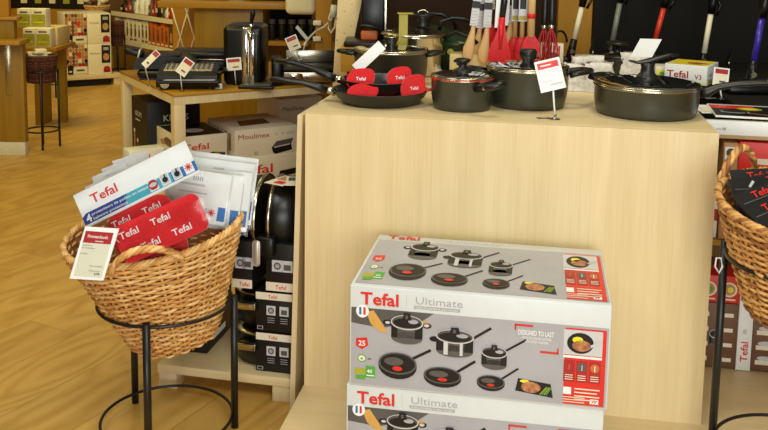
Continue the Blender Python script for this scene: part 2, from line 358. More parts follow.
    if texts:
        p.ell(U(.045), V(.04), .026*W, .085*Hh, 'white', 4); p.rect(U(.032), V(.085), U(.041), V(-.01), 'blue', 5); p.rect(U(.049), V(.085), U(.058), V(-.01), 'red', 5)
        for a, b, c, d in ((.645, .06, .715, .035), (.645, .115, .651, .035), (.745, .375, .815, .35), (.809, .375, .815, .30)): p.rect(U(a), V(b), U(c), V(d), 'red', 3)
        p.text('DESIGNED TO LAST', U(.66), V(.165), .0165, 'white', 3, .015, w=.135*W)
        p.text('WITH 2X LONGER LASTING', U(.675), V(.215), .0085, 'white', 3, .01, w=.11*W)
        p.text('NON-STICK COATING', U(.685), V(.26), .0085, 'white', 3, .01, w=.09*W)
def tefal(p, x, y, size, m='red', l=3, ang=0, bold=.014): p.text('Tefal', x, y, size, m, l, bold, ang=ang, sx=1.12)
def set_box(label, loc, rot):
    W, D, Hh = .605, .385, .2495
    t = thing('cookware_box', label, 'box', loc, 0, 'large boxed pan sets stacked on the low platform', rot)
    mb = MB(); mb.box(0, 0, 0, W, D, Hh, 'boxwhite', .0025)
    p = P2(mb, FRONT(0, -.0001, 0))
    p_set(p, W-.008, .192, .004, .004)
    tefal(p, .026, .206, .042, bold=.022); p.rect(.135, .204, .1362, .236, 'lgrey', 1)
    p.text('Ultimate', .158, .216, .026, 'grey', 2, -.005, sx=1.25); p.rect(.154, .204, .262, .2115, 'grey', 1); p.text('INDUCTION & ALL HOBS', .158, .2055, .006, 'white', 2, w=.1)
    q = P2(mb, TOP(0, 0, Hh+.0001))
    p_set(q, W-.012, .325, .008, .016, False); tefal(q, .03, .352, .040, bold=.02)
    q.text('Ultimate', .20, .354, .026, 'lgrey', 2, -.005, sx=1.6)
    mb.obj('carton', t)
    f = MB(); f.box(.002, .3445, -.0002+Hh, W-.002, .3450, .0003+Hh, 'lgrey'); f.obj('lid_seam', t)
    return t
set_box('large white and grey boxed pan set, lower of the stack of two', (-.078, 2.052, .1), (0, 0, R(-9.5)))
set_box('large white and grey boxed pan set, upper of the stack of two', (-.072, 2.050, .3497), (0, 0, R(-9.9)))

# ------------------------------------------------------------------ cookware
def arc(cx, cy, r, a0, a1, n=12, z=0): return [(cx+r*math.cos(R(a0+(a1-a0)*i/n)), cy+r*math.sin(R(a0+(a1-a0)*i/n)), z) for i in range(n+1)]
def pot_body(t, r, h, m='gunmetal', flare=.0, name='body', base=.93, steelrim=False):
    mb = MB(); rb = r*base-flare
    pr = [(1e-4, 0), (rb*.93, 0), (rb*.985, .003), (rb, .010), (r-.001, h*.45), (r, h-.004), (r+.003, h), (r+.001, h+.002), (r-.003, h)]
    mb.lathe(pr, m, 56); mb.lathe([(r-.003, h), (r-.004, h*.45), (rb-.005, .014), (rb*.9, .006), (1e-4, .006)], 'panin', 56)
    if steelrim: mb.lathe([(r+.003, h-.003), (r+.0045, h), (r+.002, h+.003)], 'steel', 56)
    return mb.obj(name, t)
def lid(t, r, z, knob='mushroom', dome=.022):
    mb = MB(); pr = [(r*math.sin(k/10*PI/2), z+.004+dome*(math.cos(k/10*PI/2))) for k in range(11)]
    mb.lathe([(max(a, 1e-4), b) for a, b in pr], 'glass', 56); o = mb.obj('glass_lid', t)
    mr = MB(); mr.lathe([(r-.004, z+.003), (r+.001, z+.001), (r+.004, z+.003), (r+.003, z+.007), (r-.003, z+.008), (r-.004, z+.003)], 'steel', 56); mr.obj('steel_rim', o)
    mk = MB(); zt = z+dome+.003
    if knob == 'mushroom': mk.lathe([(1e-4, zt-.002), (.03, zt-.002), (.028, zt+.004), (.012, zt+.012), (.011, zt+.022), (.021, zt+.028), (.024, zt+.034), (.02, zt+.038), (1e-4, zt+.039)], 'bakelite', 28)
    elif knob == 'arched':
        mk.lathe([(1e-4, zt-.002), (.034, zt-.002), (.03, zt+.006), (.021, zt+.016), (.018, zt+.030), (.022, zt+.045), (1e-4, zt+.047)], 'bakelite', 28)
    elif knob == 'block': mk.lathe([(1e-4, zt-.002), (.020, zt-.002), (.018, zt+.006), (.026, zt+.012), (.027, zt+.034), (.023, zt+.040), (1e-4, zt+.041)], 'bakelite', 28)
    if knob: mk.obj('knob', o)
    return o, zt
def loc_on(px, py, z=CT): return atz(px, py, z)
# 1 sauté pan at the right
c = loc_on(654, 122); c = Vector((c.x+.016, c.y+.142, CT))
sp = thing('saute_pan', 'wide dark grey sauté pan with glass lid and curved lid grip', 'pan', c)
pot_body(sp, .150, .084, base=.96, steelrim=True); lo, zt = lid(sp, .148, .085, 'arched', .016)
g = MB(); g.tube([(-.055, 0, zt+.050), (-.03, 0, zt+.045), (0, 0, zt+.050), (.03, .0, zt+.060), (.06, 0, zt+.068), (.088, 0, zt+.070)], [.006, .012, .017, .016, .014, .010], 'bakelite', 12, flat=.42); g.obj('lid_grip', sp)
g = MB(); a = R(-4); pts = [(.150, -.010, .062), (.172, -.016, .066), (.20, -.02, .082), (.25, -.03, .094), (.31, -.042, .101), (.37, -.055, .104), (.41, -.062, .104)]
g.tube(pts, [.016, .018, .015, .0155, .017, .018, .012], 'bakelite', 14, flat=[.9, .9, .7, .6, .55, .55, .55])
ho = g.obj('handle', sp)
MB().cyl(.012, 0, .004, 'steel', 18, TR(.337, -.062, .105, rx=R(70))).obj('hanging_ring', ho)
g = MB(); g.tube([(-.148, .02, .07), (-.165, .05, .085), (-.19, .06, .09), (-.205, .03, .09), (-.205, -.01, .09), (-.185, -.045, .09), (-.160, -.03, .082), (-.150, -.01, .07)], .0095, 'bakelite', 10, flat=.8, X=TR(rz=-R(50)) @ TR(.016, 0, 0)); g.obj('side_handle', sp)
# 2 large casserole
c = loc_on(533, 112); c = Vector((c.x, c.y+.124, CT))
bp = thing('stock_pot', 'large dark casserole with two side handles behind the small saucepan', 'pot', c)
pot_body(bp, .124, .115, steelrim=True); lid(bp, .122, .116, 'block', .012)
for s, nm in ((-1, 'handle'), (1, 'handle')):
    g = MB(); X = TR(rz=0 if s > 0 else PI)
    g.tube([(.122, .04, .098), (.145, .038, .104), (.175, .03, .108), (.190, 0, .108), (.175, -.03, .108), (.145, -.038, .104), (.122, -.04, .098)], [.012, .011, .011, .013, .011, .011, .012], 'bakelite', 12, flat=.75, X=X); g.obj(nm, bp)
# 3 small saucepan
c = loc_on(464, 113); c = Vector((c.x, c.y+.088, CT))
ss = thing('saucepan', 'small dark saucepan with red-rimmed glass lid left of the large casserole', 'saucepan', c)
pot_body(ss, .092, .092, steelrim=True); lid(ss, .09, .093, 'mushroom', .014)
MB().lathe([(.093, .090), (.0965, .092), (.095, .0945)], 'redsil', 48).obj('red_rim', ss)
g = MB(); g.tube([(.035, -.080, .070), (.05, -.105, .078), (.075, -.125, .084), (.095, -.13, .090), (.105, -.118, .094), (.10, -.095, .092)], [.014, .016, .015, .013, .011, .009], 'bakelite', 12, flat=.8); hh = g.obj('handle', ss)
MB().lathe([(1e-4, 0), (.006, 0), (.006, .003), (1e-4, .004)], 'steel', 14, TR(.052, -.121, .078, rx=R(80))).obj('rivet', hh)
# 4 nested frying pans with felt protectors
c = loc_on(380, 109.5); c = Vector((c.x, c.y+.125, CT))
def fry(label, c, r, h, hang, hl, rise):
    t = thing('frying_pan', label, 'pan', c, 0)
    mb = MB(); mb.lathe([(1e-4, 0), (r*.74, 0), (r*.80, .004), (r*.93, h*.55), (r, h), (r+.002, h+.002), (r-.002, h+.002)], 'pan', 56)
    mb.lathe([(r-.002, h+.002), (r*.9, h*.55), (r*.76, .006), (1e-4, .005)], 'panin', 56); mb.obj('body', t)
    hd = MB(); X = TR(rz=hang)
    hd.tube([(r*.93, 0, h*.72), (r+.03, 0, h+.004)], [.012, .011], 'steel', 12, X=X); o0 = hd.obj('ferrule', t)
    hd = MB(); k = hl
    hd.tube([(r+.018, 0, h-.004), (r+.05, 0, h+.008), (r+.05+k*.3, 0, h+.012+rise*.45), (r+.05+k*.65, 0, h+.012+rise*.85), (r+.05+k, 0, h+.012+rise)], [.014, .0135, .011, .012, .0095], 'bakelite', 12, X=X, flat=[1, .9, .8, .75, .8]); hd.obj('handle', t)
    return t
f1 = fry('large black frying pan at the counter corner, lower of the nested pair', c, .146, .040, R(184), .14, .018)
f2 = fry('smaller black frying pan nested in the larger one at the counter corner', c+Vector((-.004, .012, .030)), .118, .040, R(172), .155, .034)
# front petals are shaped individually so that the two fold over each pan's near rim
def petal(mb, c0, w, h, ang, th=.006, lean=R(50), text=None):
    X = TR(*c0) @ Matrix.Rotation(ang, 4, 'Z') @ Matrix.Rotation(lean, 4, 'X')
    pts = []
    for i in range(26):
        a = 2*PI*i/26; x = math.cos(a); y = math.sin(a)
        pts.append((w/2*(abs(x)**.8)*(1 if x > 0 else -1), h/2*(abs(y)**.75)*(1 if y > 0 else -1)+(.12*h*x)))
    mb.prism(pts, -th/2, th/2, 'felt', X)
    if text:
        P2(mb, X @ TOP(0, 0, th/2+.0002)).text('Tefal', -.014, -h*.10, .014, 'white', 1, .012, sx=1.1)
t = thing('pan_protector', 'red felt protector in the upper, smaller frying pan', 'pan protector', f2.location+Vector((0, 0, .006)), 0, 'red felt pan protectors in the frying pans')
mb = MB(); petal(mb, (-.056, -.060, .044), .085, .060, R(-4), lean=R(78), text=1); petal(mb, (.060, -.050, .048), .080, .062, R(22), lean=R(78), text=1)
petal(mb, (-.06, .07, .03), .07, .05, R(140), lean=R(60)); petal(mb, (.06, .07, .03), .07, .05, R(220), lean=R(60))
mb.cyl(.080, .002, .006, 'felt', 30); mb.obj('felt_petals', t)
t = thing('pan_protector', 'red felt protector in the lower, larger frying pan', 'pan protector', f1.location+Vector((0, 0, .006)), 0, 'red felt pan protectors in the frying pans')
mb = MB(); petal(mb, (-.052, -.100, .042), .092, .050, R(-2), lean=R(82)); petal(mb, (.098, -.066, .052), .088, .074, R(32), lean=R(80), text=1)
mb.prism([(.130, -.05), (.168, -.020), (.173, -.030), (.145, -.065)], .040, .046, 'felt')
mb.cyl(.10, .001, .005, 'felt', 30); mb.obj('felt_petals', t)

# 5 black casserole and steel pot behind
c = Vector((aty(391, 60, 3.10).x, 3.10, CT))
t = thing('casserole', 'wide black casserole with steel-rimmed lid behind the red pan protectors', 'pot', c)
pot_body(t, .127, .118, 'pan', steelrim=True); lid(t, .125, .119, None, .012)
MB().lathe([(1e-4, .130), (.018, .132), (.016, .136), (.022, .150), (.026, .162), (.024, .166), (1e-4, .167)], 'bakelite', 30).obj('knob', t)
MB().lathe([(.024, .162), (.0275, .1645), (.024, .167), (.024, .162)], 'steel', 30).obj('knob_ring', t)
for s in (0, 1):
    g = MB(); g.tube([(.118, .035, .106), (.145, .033, .110), (.18, 0, .113), (.145, -.033, .110), (.118, -.035, .106)], .010, 'bakelite', 10, flat=.8, X=TR(rz=s*PI)); o = g.obj('handle', t)
    MB().cyl(.008, .119, .135, 'steel', 12, TR(rz=s*PI) @ TR(0, .034, .106, ry=R(90))).obj('handle_mount', o)
c = Vector((aty(414, 60, 3.37).x, 3.37, CT))
t = thing('steel_stock_pot', 'shiny stainless steel pot with long handle and tape on its lid', 'pot', c)
mb = MB(); mb.lathe([(1e-4, 0), (.105, 0), (.11, .006), (.112, .14), (.117, .146), (.112, .148), (.108, .14), (.106, .01), (1e-4, .008)], 'chrome', 56); mb.obj('body', t)
mb = MB(); mb.lathe([(.125, .148), (.127, .152), (.11, .158), (.06, .170), (.02, .175), (1e-4, .176)], 'steel', 56); lo = mb.obj('lid', t)
mb = MB(); mb.lathe([(1e-4, .176), (.03, .178), (.026, .184), (.03, .205), (.05, .222), (.048, .226), (1e-4, .226)], 'bakelite', 30, TR(.03, 0, 0)); mb.obj('knob', lo)
mb = MB(); mb.tube([(.03+.02*math.cos(R(a)), 0, .226+.014*math.sin(R(a))) for a in range(0, 181, 20)], .0025, 'steel', 8); mb.obj('knob_ring', lo)
mb = MB(); X = TR(-.045, -.112, 0); mb.box(-.016, -.002, .10, .016, 0, .235, 'olive', 0, X); mb.box(-.022, -.006, .232, .035, .03, .236, 'olive', 0, X); mb.obj('tape', t)
g = MB(); g.tube([(.11, -.02, .135), (.13, -.03, .15), (.155, -.05, .165), (.2, -.07, .150), (.23, -.08, .125)], [.008, .010, .012, .012, .010], 'bakelite', 10, flat=.7); g.obj('handle', t)

# 6 cast iron green casseroles with oval handles
for i, (px, yy, r, hgt, lab) in enumerate(((434, 3.70, .09, .17, 'dark green enamelled casserole with arched handle beside the steel pot'), (456, 3.48, .112, .17, 'green enamelled casserole with sticker behind the cream box'))):
    c = Vector((aty(px, 50, yy).x, yy, .90 if yy > 3.45 else CT))
    t = thing('enamel_casserole', lab, 'pot', (c.x, c.y, .905))
    mb = MB(); mb.lathe([(1e-4, 0), (r*.9, 0), (r, .012), (r, hgt*.72), (r+.004, hgt*.74), (r, hgt*.78), (r*.8, hgt*.9), (r*.3, hgt), (1e-4, hgt)], 'castgreen', 40); mb.obj('body', t)
    g = MB(); g.tube([(-.07, 0, hgt*.93), (-.06, 0, hgt+.035), (-.02, 0, hgt+.05), (.03, 0, hgt+.045), (.08, 0, hgt+.02), (.095, 0, hgt*.8)], .008, 'black', 10); g.obj('handle', t)
    if i: MB().cyl(.012, 0, .002, 'lime', 16, TR(-.03, -.113, .10, rx=R(90))).obj('sticker', t)
c = Vector((aty(462, 55, 3.28).x, 3.28, CT))
t = thing('utensil_carton', 'cream open carton with a pan picture behind the wooden spoons', 'box', c, R(-9))
mb = MB(); mb.box(-.045, 0, 0, .13, .10, .085, 'warmcream', .002); p = P2(mb, FRONT(0, -.0003, 0)); p.ell(.0, .05, .02, .008, 'bblack', 2); p.line(-.03, .062, 0, .05, .008, 'bblack', 2); p.rect(-.045, 0, .13, .015, 'skin', 1); mb.obj('carton', t)
t = tag(MB().box(-.02, 0, 0, .05, .06, .012, 'cream', .002).obj('paper_tag', None, Vector((aty(442, 40, 3.35).x, 3.30, .905+.016))), 'small orange and cream tag beside the steel pot handle', 'tag')
# back shelf that carries what stands behind the counter
t = thing('back_ledge', 'low wooden ledge behind the counter carrying pots and coffee machine', 'ledge', tow(CF, -.06, .96, 0), CF[2])
MB().box(0, 0, .88, .97, .50, .902, 'oakX', .002).obj('board', t)
MB().box(.0, .02, 0, .02, .48, .88, 'oakZ').obj('side_panel', t); MB().box(.95, .02, 0, .97, .48, .88, 'oakZ').obj('side_panel', t)

# 7 coffee machine & slanted board & cables at left behind
c = Vector((aty(372, 45, 3.62).x, 3.62, .903))
t = thing('wooden_riser', 'small wooden riser block under the black coffee machine', 'block', (c.x, 3.62, .903)); MB().box(-.12, -.11, 0, .10, .15, .095, 'oakX', .002).obj('block', t)
c.z = .9985
t = thing('coffee_machine', 'black coffee machine with red block behind the black casserole', 'coffee machine', c)
mb = MB(); mb.box(-.045, 0, .03, .05, .14, .20, 'black', .008); mb.obj('body', t)
mb = MB(); mb.box(-.11, -.10, 0, .09, .14, .022, 'black', .006); mb.obj('base', t)
mb = MB(); mb.box(-.045, -.03, .022, .022, .0, .058, 'orange', .006); mb.obj('red_block', t)
mb = MB(); mb.tube([(-.045, -.06, .075), (-.02, -.065, .085), (.03, -.05, .065), (.06, -.02, .03)], .008, 'black', 8); mb.obj('hose', t)
mb = MB(); mb.box(.05, .01, .03, .056, .05, .2, 'steel'); mb.obj('steel_strip', t)
mb = MB(); mb.box(-.05, -.01, .2, .055, .14, .212, 'black', .004); mb.lathe([(1e-4, .212), (.012, .212), (.012, .235), (1e-4, .238)], 'black', 16, TR(.03, .04, 0)); mb.obj('top_cover', t)
c = aty(330, 49, 3.75)
t = thing('leaning_board', 'tall cream board leaning at a slant beside the dark wall', 'board', (c.x, 3.75, .60))
b1 = aty(335, 49, 3.75); b2 = aty(352, 49, 3.75); b3 = aty(362, 0, 3.75); b4 = aty(338, 0, 3.75)
def ex(a, b, k): return (a[0]+(b[0]-a[0])*k-c.x, a[1]+(b[1]-a[1])*k)
mb = MB(); q = [(b1.x, b1.z), (b2.x, b2.z), (b3.x, b3.z), (b4.x, b4.z)]
poly = [ex(q[3], q[0], 2.6), ex(q[2], q[1], 2.6), ex(q[1], q[2], 3.2), ex(q[0], q[3], 3.2)]
zmin = min(p[1] for p in poly)
t.location.z = zmin
mb.prism([(x, z-zmin) for x, z in poly], -.02, .02, 'warmcream', FRONT(0, 0, 0)); mb.obj('board', t)
mb = MB(); 
for k in range(9): mb.cyl(.003, .0, .002, 'tan', 8, FRONT(.03+(k % 3)*.03, -.0205, b1.z+.04+k*.03-zmin))
mb.obj('screw_hole', t)

# ------------------------------------------------------------------ price cards on clear stems
def price_card(label, base, cpos, w, h, roll=0, tilt=0, yaw=0, hdr='red', style=0, skew=0, group='price cards on clear stems', basedisc=True):
    """base = foot point, cpos = centre of the card"""
    t = thing('price_card', label, 'price card', base, 0, group)
    b = Vector(base); d = Vector(cpos)-b
    X = TR(d.x, d.y, d.z, rz=yaw) @ Matrix.Rotation(R(90)-tilt, 4, 'X') @ Matrix.Rotation(roll, 4, 'Z')
    mb = MB(); mb.prism([(-w/2-skew, -h/2), (w/2-skew, -h/2), (w/2+skew, h/2), (-w/2+skew, h/2)], -.0012, .0012, 'white', X)
    p = P2(mb, X @ TOP(0, 0, .0013), .0004)
    bw = w*.09
    if style == 0:
        p.rect(-w/2+bw, h*.5-bw-h*.2, w/2-bw, h/2-bw, hdr, 1); p.rect(-w*.3, h*.5-bw-h*.12, w*.12, h*.5-bw-h*.08, 'white', 2)
        p.rect(-w/2+bw, -h*.18, w*.1, -h*.16, 'lgrey', 1); p.rect(-w*.05, -h*.34, w/2-bw, -h*.28, 'lgrey', 1); p.rect(-w/2+bw, h*.02, 0, h*.035, 'lgrey', 1)
    elif style == 1:
        p.rect(-w/2+bw, -h/2+bw, w/2-bw, h/2-bw, 'cream', 1); p.rect(-w/2+bw, h*.5-bw-h*.25, w/2-bw, h/2-bw, hdr, 2); p.rect(-w*.1, -h*.3, w*.3, -h*.2, 'dgrey', 2)
    mb.obj('card', t)
    mb = MB(); st = X @ Vector((0, -h/2+.004, -.003)); mb.tube([(0, 0, .004), (st.x*.5, st.y*.5, st.z*.5), tuple(st)], .0026, 'white', 8)
    mb.obj('stem', t)
    mb = MB(); mb.lathe([(1e-4, 0), (.014, 0), (.014, .002), (.004, .005), (.004, .014), (1e-4, .014)], 'clear', 18)
    if basedisc: mb.box(-.05, -.004, 0, -.012, .02, .0015, 'clear')
    mb.obj('foot', t)
    return t
b = atz(555, 119, CT)
price_card('white price card with red header in front of the large casserole', b, b+Vector((-.020, -.006, .126)), .072, .088, R(14), R(8), 0)
b = Vector((aty(364, 75, 2.93).x, 2.93, CT)); d = aty(369, 57, 2.92)
price_card('blank white price card tilted in front of the black casserole', b, d, .036, .118, R(-46), R(14), 0, style=2)
b = Vector((aty(640, 70, 3.0).x, 3.0, CT)); d = aty(646, 48, 3.0)
price_card('blank cream price card showing above the sauté pan lid grip', b, d, .072, .062, R(-1), R(8), 0, style=2, skew=.016)
b = Vector((aty(722, 90, 2.98).x, 2.98, .905)); d = aty(721, 77, 2.98)
price_card('white price card with dark red header beside the yellow box', b, d, .052, .062, R(-6), R(10), 0, hdr='dred', style=1)

# ------------------------------------------------------------------ white paper bags of textiles
def paper_bag(label, c, w, h, rz, seed):
    random.seed(seed)
    t = thing('paper_bag', label, 'paper bag', c, rz, 'white patterned bags behind the casseroles')
    mb = MB(); n = 20; m = 10; d = w*.5; vs = []; fs = []
    for j in range(m+1):
        v = j/m; pin = 1-.15*v
        for i in range(n):
            a = 2*PI*i/n; x = math.cos(a); y = math.sin(a)
            sx = abs(x)**.45*(1 if x > 0 else -1); sy = abs(y)**.45*(1 if y > 0 else -1)
            jt = .006 if 0 < j else 0
            vs.append((sx*w/2*pin+random.uniform(-jt, jt), sy*d/2*(1-.45*v)+random.uniform(-jt, jt), h*v+(random.uniform(-.008, .008) if j == m else 0)))
    for j in range(m):
        for i in range(n): fs.append((j*n+i, j*n+(i+1) % n, (j+1)*n+(i+1) % n, (j+1)*n+i))
    fs.append(tuple(m*n+i for i in range(n))); mb.add(vs, fs, 'paper', True); mb.obj('bag', t)
    mb = MB()
    for k in range(9):
        x = random.uniform(-w*.4, w*.4); z = random.uniform(.012, h*.75)
        P2(mb, FRONT(x, -d/2*.98, z)).line(-.006, -.006, .006, .006, .0018, 'lgrey', 1).line(-.006, .006, .006, -.006, .0018, 'lgrey', 1)
    mb.obj('printed_pattern', t)
    return t
for i, (px, pb, hh, ww, lab) in enumerate(((577, 92, .088, .088, 'white patterned bag right beside the large casserole handle'), (601, 93, .095, .10, 'white patterned bag in the middle between casserole and sauté pan'),
        (640, 84, .10, .115, 'white patterned bag behind the sauté pan lid'))):
    c = atz(px, pb, CT); c = Vector((c.x, c.y+.035+.05*(i == 2), CT)); paper_bag(lab, c, ww, hh, R(-9), 30+i)
c = Vector((aty(590, 66, 3.12).x, 3.15, CT)); paper_bag('white patterned bag in the back row near the ochre board', c, .13, .10, R(4), 40)
c = Vector((aty(617, 60, 3.32).x, 3.32, CT))
t = thing('lidded_pan', 'dark pan with broad flat lid knob under the grey vacuum tube', 'pan', c)
pot_body(t, .06, .075, 'pan'); MB().lathe([(1e-4, .076), (.06, .078), (.05, .088), (.012, .094), (.010, .118), (.035, .124), (.042, .128), (.042, .134), (.036, .138), (1e-4, .139)], 'bakelite', 30).obj('lid', t)

# ------------------------------------------------------------------ black ledge with vacuum cleaners
LF = (.93, 3.02, R(-9.6))
t = thing('black_ledge', 'long black display ledge against the black wall holding the stick vacuums', 'ledge', (wk-.0, 3.5, 0), 0)
MB().box(0, 0, .86, 2.3, .49, .905, 'wallk', .003).obj('ledge_top', t); MB().box(.02, .02, 0, 2.28, .49, .86, 'wallk').obj('ledge_front', t)
t = thing('black_shelf', 'black tray shelf beside the magazines on the right', 'shelf', tow((.965, 2.665, R(-9.6)), .14, .24, 0), R(-9.6))
MB().box(0, 0, .885, 1.0, .34, .905, 'wallk', .003).obj('shelf_top', t); MB().box(.02, .02, .1, .98, .32, .885, 'wallk').obj('carcass', t)
t.location.z = 0
def vacuum(label, ptop, pbot, Y, tm, foot_z, big=False, shared=None):
    a = aty(*ptop, Y); b = aty(*pbot, Y); d = (b-a).normalized()
    base = b+d*((foot_z-b.z)/d.z)
    t = thing('stick_vacuum', label, 'vacuum cleaner', (base.x, base.y, foot_z), 0, 'stick vacuums along the black wall')
    L = lambda p: p-base
    A, B = L(a), L(b)
    MB().tube([A, B], .011, tm, 14).obj('tube', t)
    mb = MB(); up = A-d*.04; mb.tube([A+d*.004, up, up-d*.1, up-d*.3], [.014, .017, .022, .03], 'black', 12); mb.tube([up-d*.02+Vector((.012, 0, 0)), up-d*.0+Vector((.03, -.01, -.01)), up+d*.05+Vector((.02, -.01, 0))], .006, 'black', 8); mb.obj('motor_body', t)
    mb = MB(); lo = Vector((0, 0, .02)); mb.tube([B-d*.004, B+d*.03, B*.5, lo], [.014, .016, .018, .016], 'black', 12); mb.cyl(.010, -.012, 0, 'steel', 14, TR(*(B*.6+Vector((0, -.02, 0))), rx=R(90))); mb.obj('lower_joint', t)
    mb = MB(); w = .09 if big else .055; mb.box(-w, -.05, 0, w, .045, .03, 'black', .010); mb.cyl(.015, -.03, .03, 'black', 12, TR(0, 0, .032, ry=R(90))); mb.obj('floor_head', t)
    return t
vacuum('stick vacuum with cream tube in front of the ochre board', (582, 6), (574, 40), 3.72, 'ivory', .9055)
vacuum('stick vacuum with grey tube, left of the red one', (620, 2), (612, 44), 3.78, 'vgrey', .9055)
vacuum('stick vacuum with red tube above the blank price card', (664, 7), (654, 44), 3.74, 'vred', .9055)
vacuum('stick vacuum with cream tube behind the yellow box', (711, 13), (704, 54), 3.70, 'ivory', .9055)
vacuum('stick vacuum with purple tube at the far right', (762, 17), (754, 62), 3.12, 'purple', .9055, True)
for px, py, lab in ((592, 52, 'slim black nozzle tool with glint next to the ochre board'), (728, 62, 'slim black nozzle tool behind the red and white price card')):
    c = aty(px, py, 3.66); t = thing('crevice_tool', lab, 'vacuum nozzle', (c.x, 3.66, .9055), 0, 'slim nozzle tools on the black ledge')
    mb = MB(); mb.tube([(0, 0, 0), (0, 0, c.z-.9055), (.018 if px > 700 else .006, 0, c.z-.9055+.06)], [.014, .012, .004], 'black', 10); mb.obj('nozzle', t)
    MB().tube([(-.002, -.014, c.z-.92), (.001, -.012, c.z-.9)], .003, 'steel', 8).obj('metal_clip', t)

# yellow tefal boxes
c = atz(693, 84, .905); 
t = thing('yellow_box', 'small yellow and white appliance box behind the sauté pan', 'box', (c.x+.005, c.y-.04, .906), R(-33), 'small boxes beside the sauté pan')
mb = MB(); mb.box(-.125, 0, 0, .03, .17, .072, 'white', .002)
p = P2(mb, TOP(0, 0, .0722)); p.rect(-.118, .006, .024, .164, 'yellow', 1); p.ell(-.02, .07, .04, .02, 'dred', 2); p.rect(-.05, .03, .0, .036, 'bblack', 3)
p = P2(mb, FRONT(0, -.0002, 0)); tefal(p, -.115, .024, .036, 'dred', 2); p.text('V3', -.015, .022, .024, 'dred', 2, .01); p.rect(-.112, .004, .028, .010, 'yellow', 1); p = P2(mb, Matrix(((0, 0, 1, .0302), (1, 0, 0, 0), (0, 1, 0, 0), (0, 0, 0, 1)))); p.text('tefal', .03, .03, .02, 'dred', 2); p.rect(.02, .005, .08, .02, 'lime', 1)
mb.obj('carton', t)
c2 = atz(668, 82, .905)
t = thing('yellow_box', 'small yellow-ended box half hidden behind the sauté pan handle', 'box', (c2.x-.01, c2.y+.03, .906), R(-12), 'small boxes beside the sauté pan')
mb = MB(); mb.box(-.03, 0, 0, .02, .10, .052, 'cream', .002); P2(mb, FRONT(0, -.0002, 0)).rect(-.026, .01, .016, .04, 'yellow', 1).ell(-.005, .025, .01, .01, 'green', 2); mb.obj('carton', t)

# ------------------------------------------------------------------ right shelving with boxes
SF = (.972, 2.665, R(-9.6))
t = thing('shelving_unit', 'wooden shelf unit right of the counter with white edge strip', 'shelf', tow(SF, 0, 0, .1), SF[2])
MB().box(0, .02, .735, 1.2, .235, .755, 'birchX', .001).obj('top_board', t)
mb = MB(); mb.box(0, 0, .750, 1.2, .020, .792, 'white', .001); p = P2(mb, FRONT(0, -.0002, 0)); p.rect(.03, .764, .045, .770, 'lgrey', 1); p.rect(.048, .764, .058, .772, 'grey', 1); mb.obj('edge_strip', t)
MB().box(0, .215, 0, 1.2, .235, .735, 'oakZ').obj('back_panel', t); MB().box(0, .02, 0, .012, .215, .735, 'oakZ').obj('side_panel', t)
MB().box(.012, .02, .40, 1.2, .215, .415, 'oakX').obj('shelf_board', t)
def sbox(name, label, x0, z0, x1, z1, base, draw, y0=.03, group=None, D=.17, S=SF, cat='box'):
    t = thing(name, label, cat, tow(S, x0, y0, z0), S[2], group)
    mb = MB(); mb.box(0, 0, 0, x1-x0, D, z1-z0, base, .0015); draw(P2(mb, FRONT(0, -.0002, 0)), x1-x0, z1-z0, mb); mb.obj('carton', t); return t
def d_icons(p, w, h, mb):
    for k in range(4):
        z = h*(.1+k*.23); p.rect(w*.05, z, w*.30, z+h*.07, 'cream', 2); p.ell(w*.17, z+h*.10, w*.10, h*.035, 'lgrey', 2); p.rect(w*.68, z, w*.90, z+h*.06, 'cream', 2)
    p_pot(p, w*.5, h*.45, w*.34, h*.3, 2)
def d_food(p, w, h, mb):
    n = max(1, int(w/.06))
    for k in range(n):
        x = w*(k+.5)/n; p.ell(x, h*.5, .024, .024, 'cream', 2); p.ell(x, h*.5, .018, .018, 'tan', 3); p.ell(x+.004, h*.5, .009, .009, 'yellow' if k % 2 else 'green', 4)
        p.rect(x-.02, h*.1, x+.02, h*.16, 'cream', 2)
def d_spine(p, w, h, mb): tefal(p, w*.75, h*.12, .030, 'red', 2, R(90)); p.rect(w*.35, h*.5, w*.6, h*.56, 'lgrey', 1)
def d_red(p, w, h, mb): p.rect(.05, h*.78, w*.8, h*.84, 'cream', 1); p.rect(.05, h*.68, w*.6, h*.72, 'cream', 1); p.ell(w*.3, h*.55, .03, .02, 'cream', 1); p.rect(.02, h*.3, w*.5, h*.4, 'cream', 1)
sbox('cookware_carton', 'brown boxed saucepan with icon column, beside the counter foot', .012+.002, .102, .135, .312, 'brown', d_icons, group='brown cookware cartons on the right shelf')
sbox('narrow_carton', 'narrow white carton with vertical red lettering between brown cartons', .137, .102, .18, .34, 'white', d_spine, y0=.024)
sbox('cookware_carton', 'brown boxed cookware right of the narrow white carton', .182, .102, .42, .312, 'brown', d_icons, group='brown cookware cartons on the right shelf')
sbox('red_carton', 'red carton with round food pictures above the brown carton by the counter', .014, .314, .135, .40, 'red', d_food, group='red food-picture cartons')
sbox('red_carton', 'red carton with round food pictures right of the narrow white carton', .182, .314, .42, .40, 'red', d_food, group='red food-picture cartons')
sbox('red_carton', 'red carton with food pictures standing beneath the shelf board edge', .014, .401, .42, .475, 'red', d_food, group='red food-picture cartons') if 0 else None
sbox('small_carton', 'small white carton with dark badge under the white shelf strip', .062, .517, .105, .82, 'kraft', lambda p, w, h, mb: (p.rect(.004, h*.83, w-.004, h*.96, 'white', 1), p.ell(w/2, h*.9, .014, .014, 'dgrey', 2)), y0=.03)
sbox('tall_red_carton', 'tall red carton behind the wicker handle on the right', .107, .517, .36, .825, 'red', d_red)
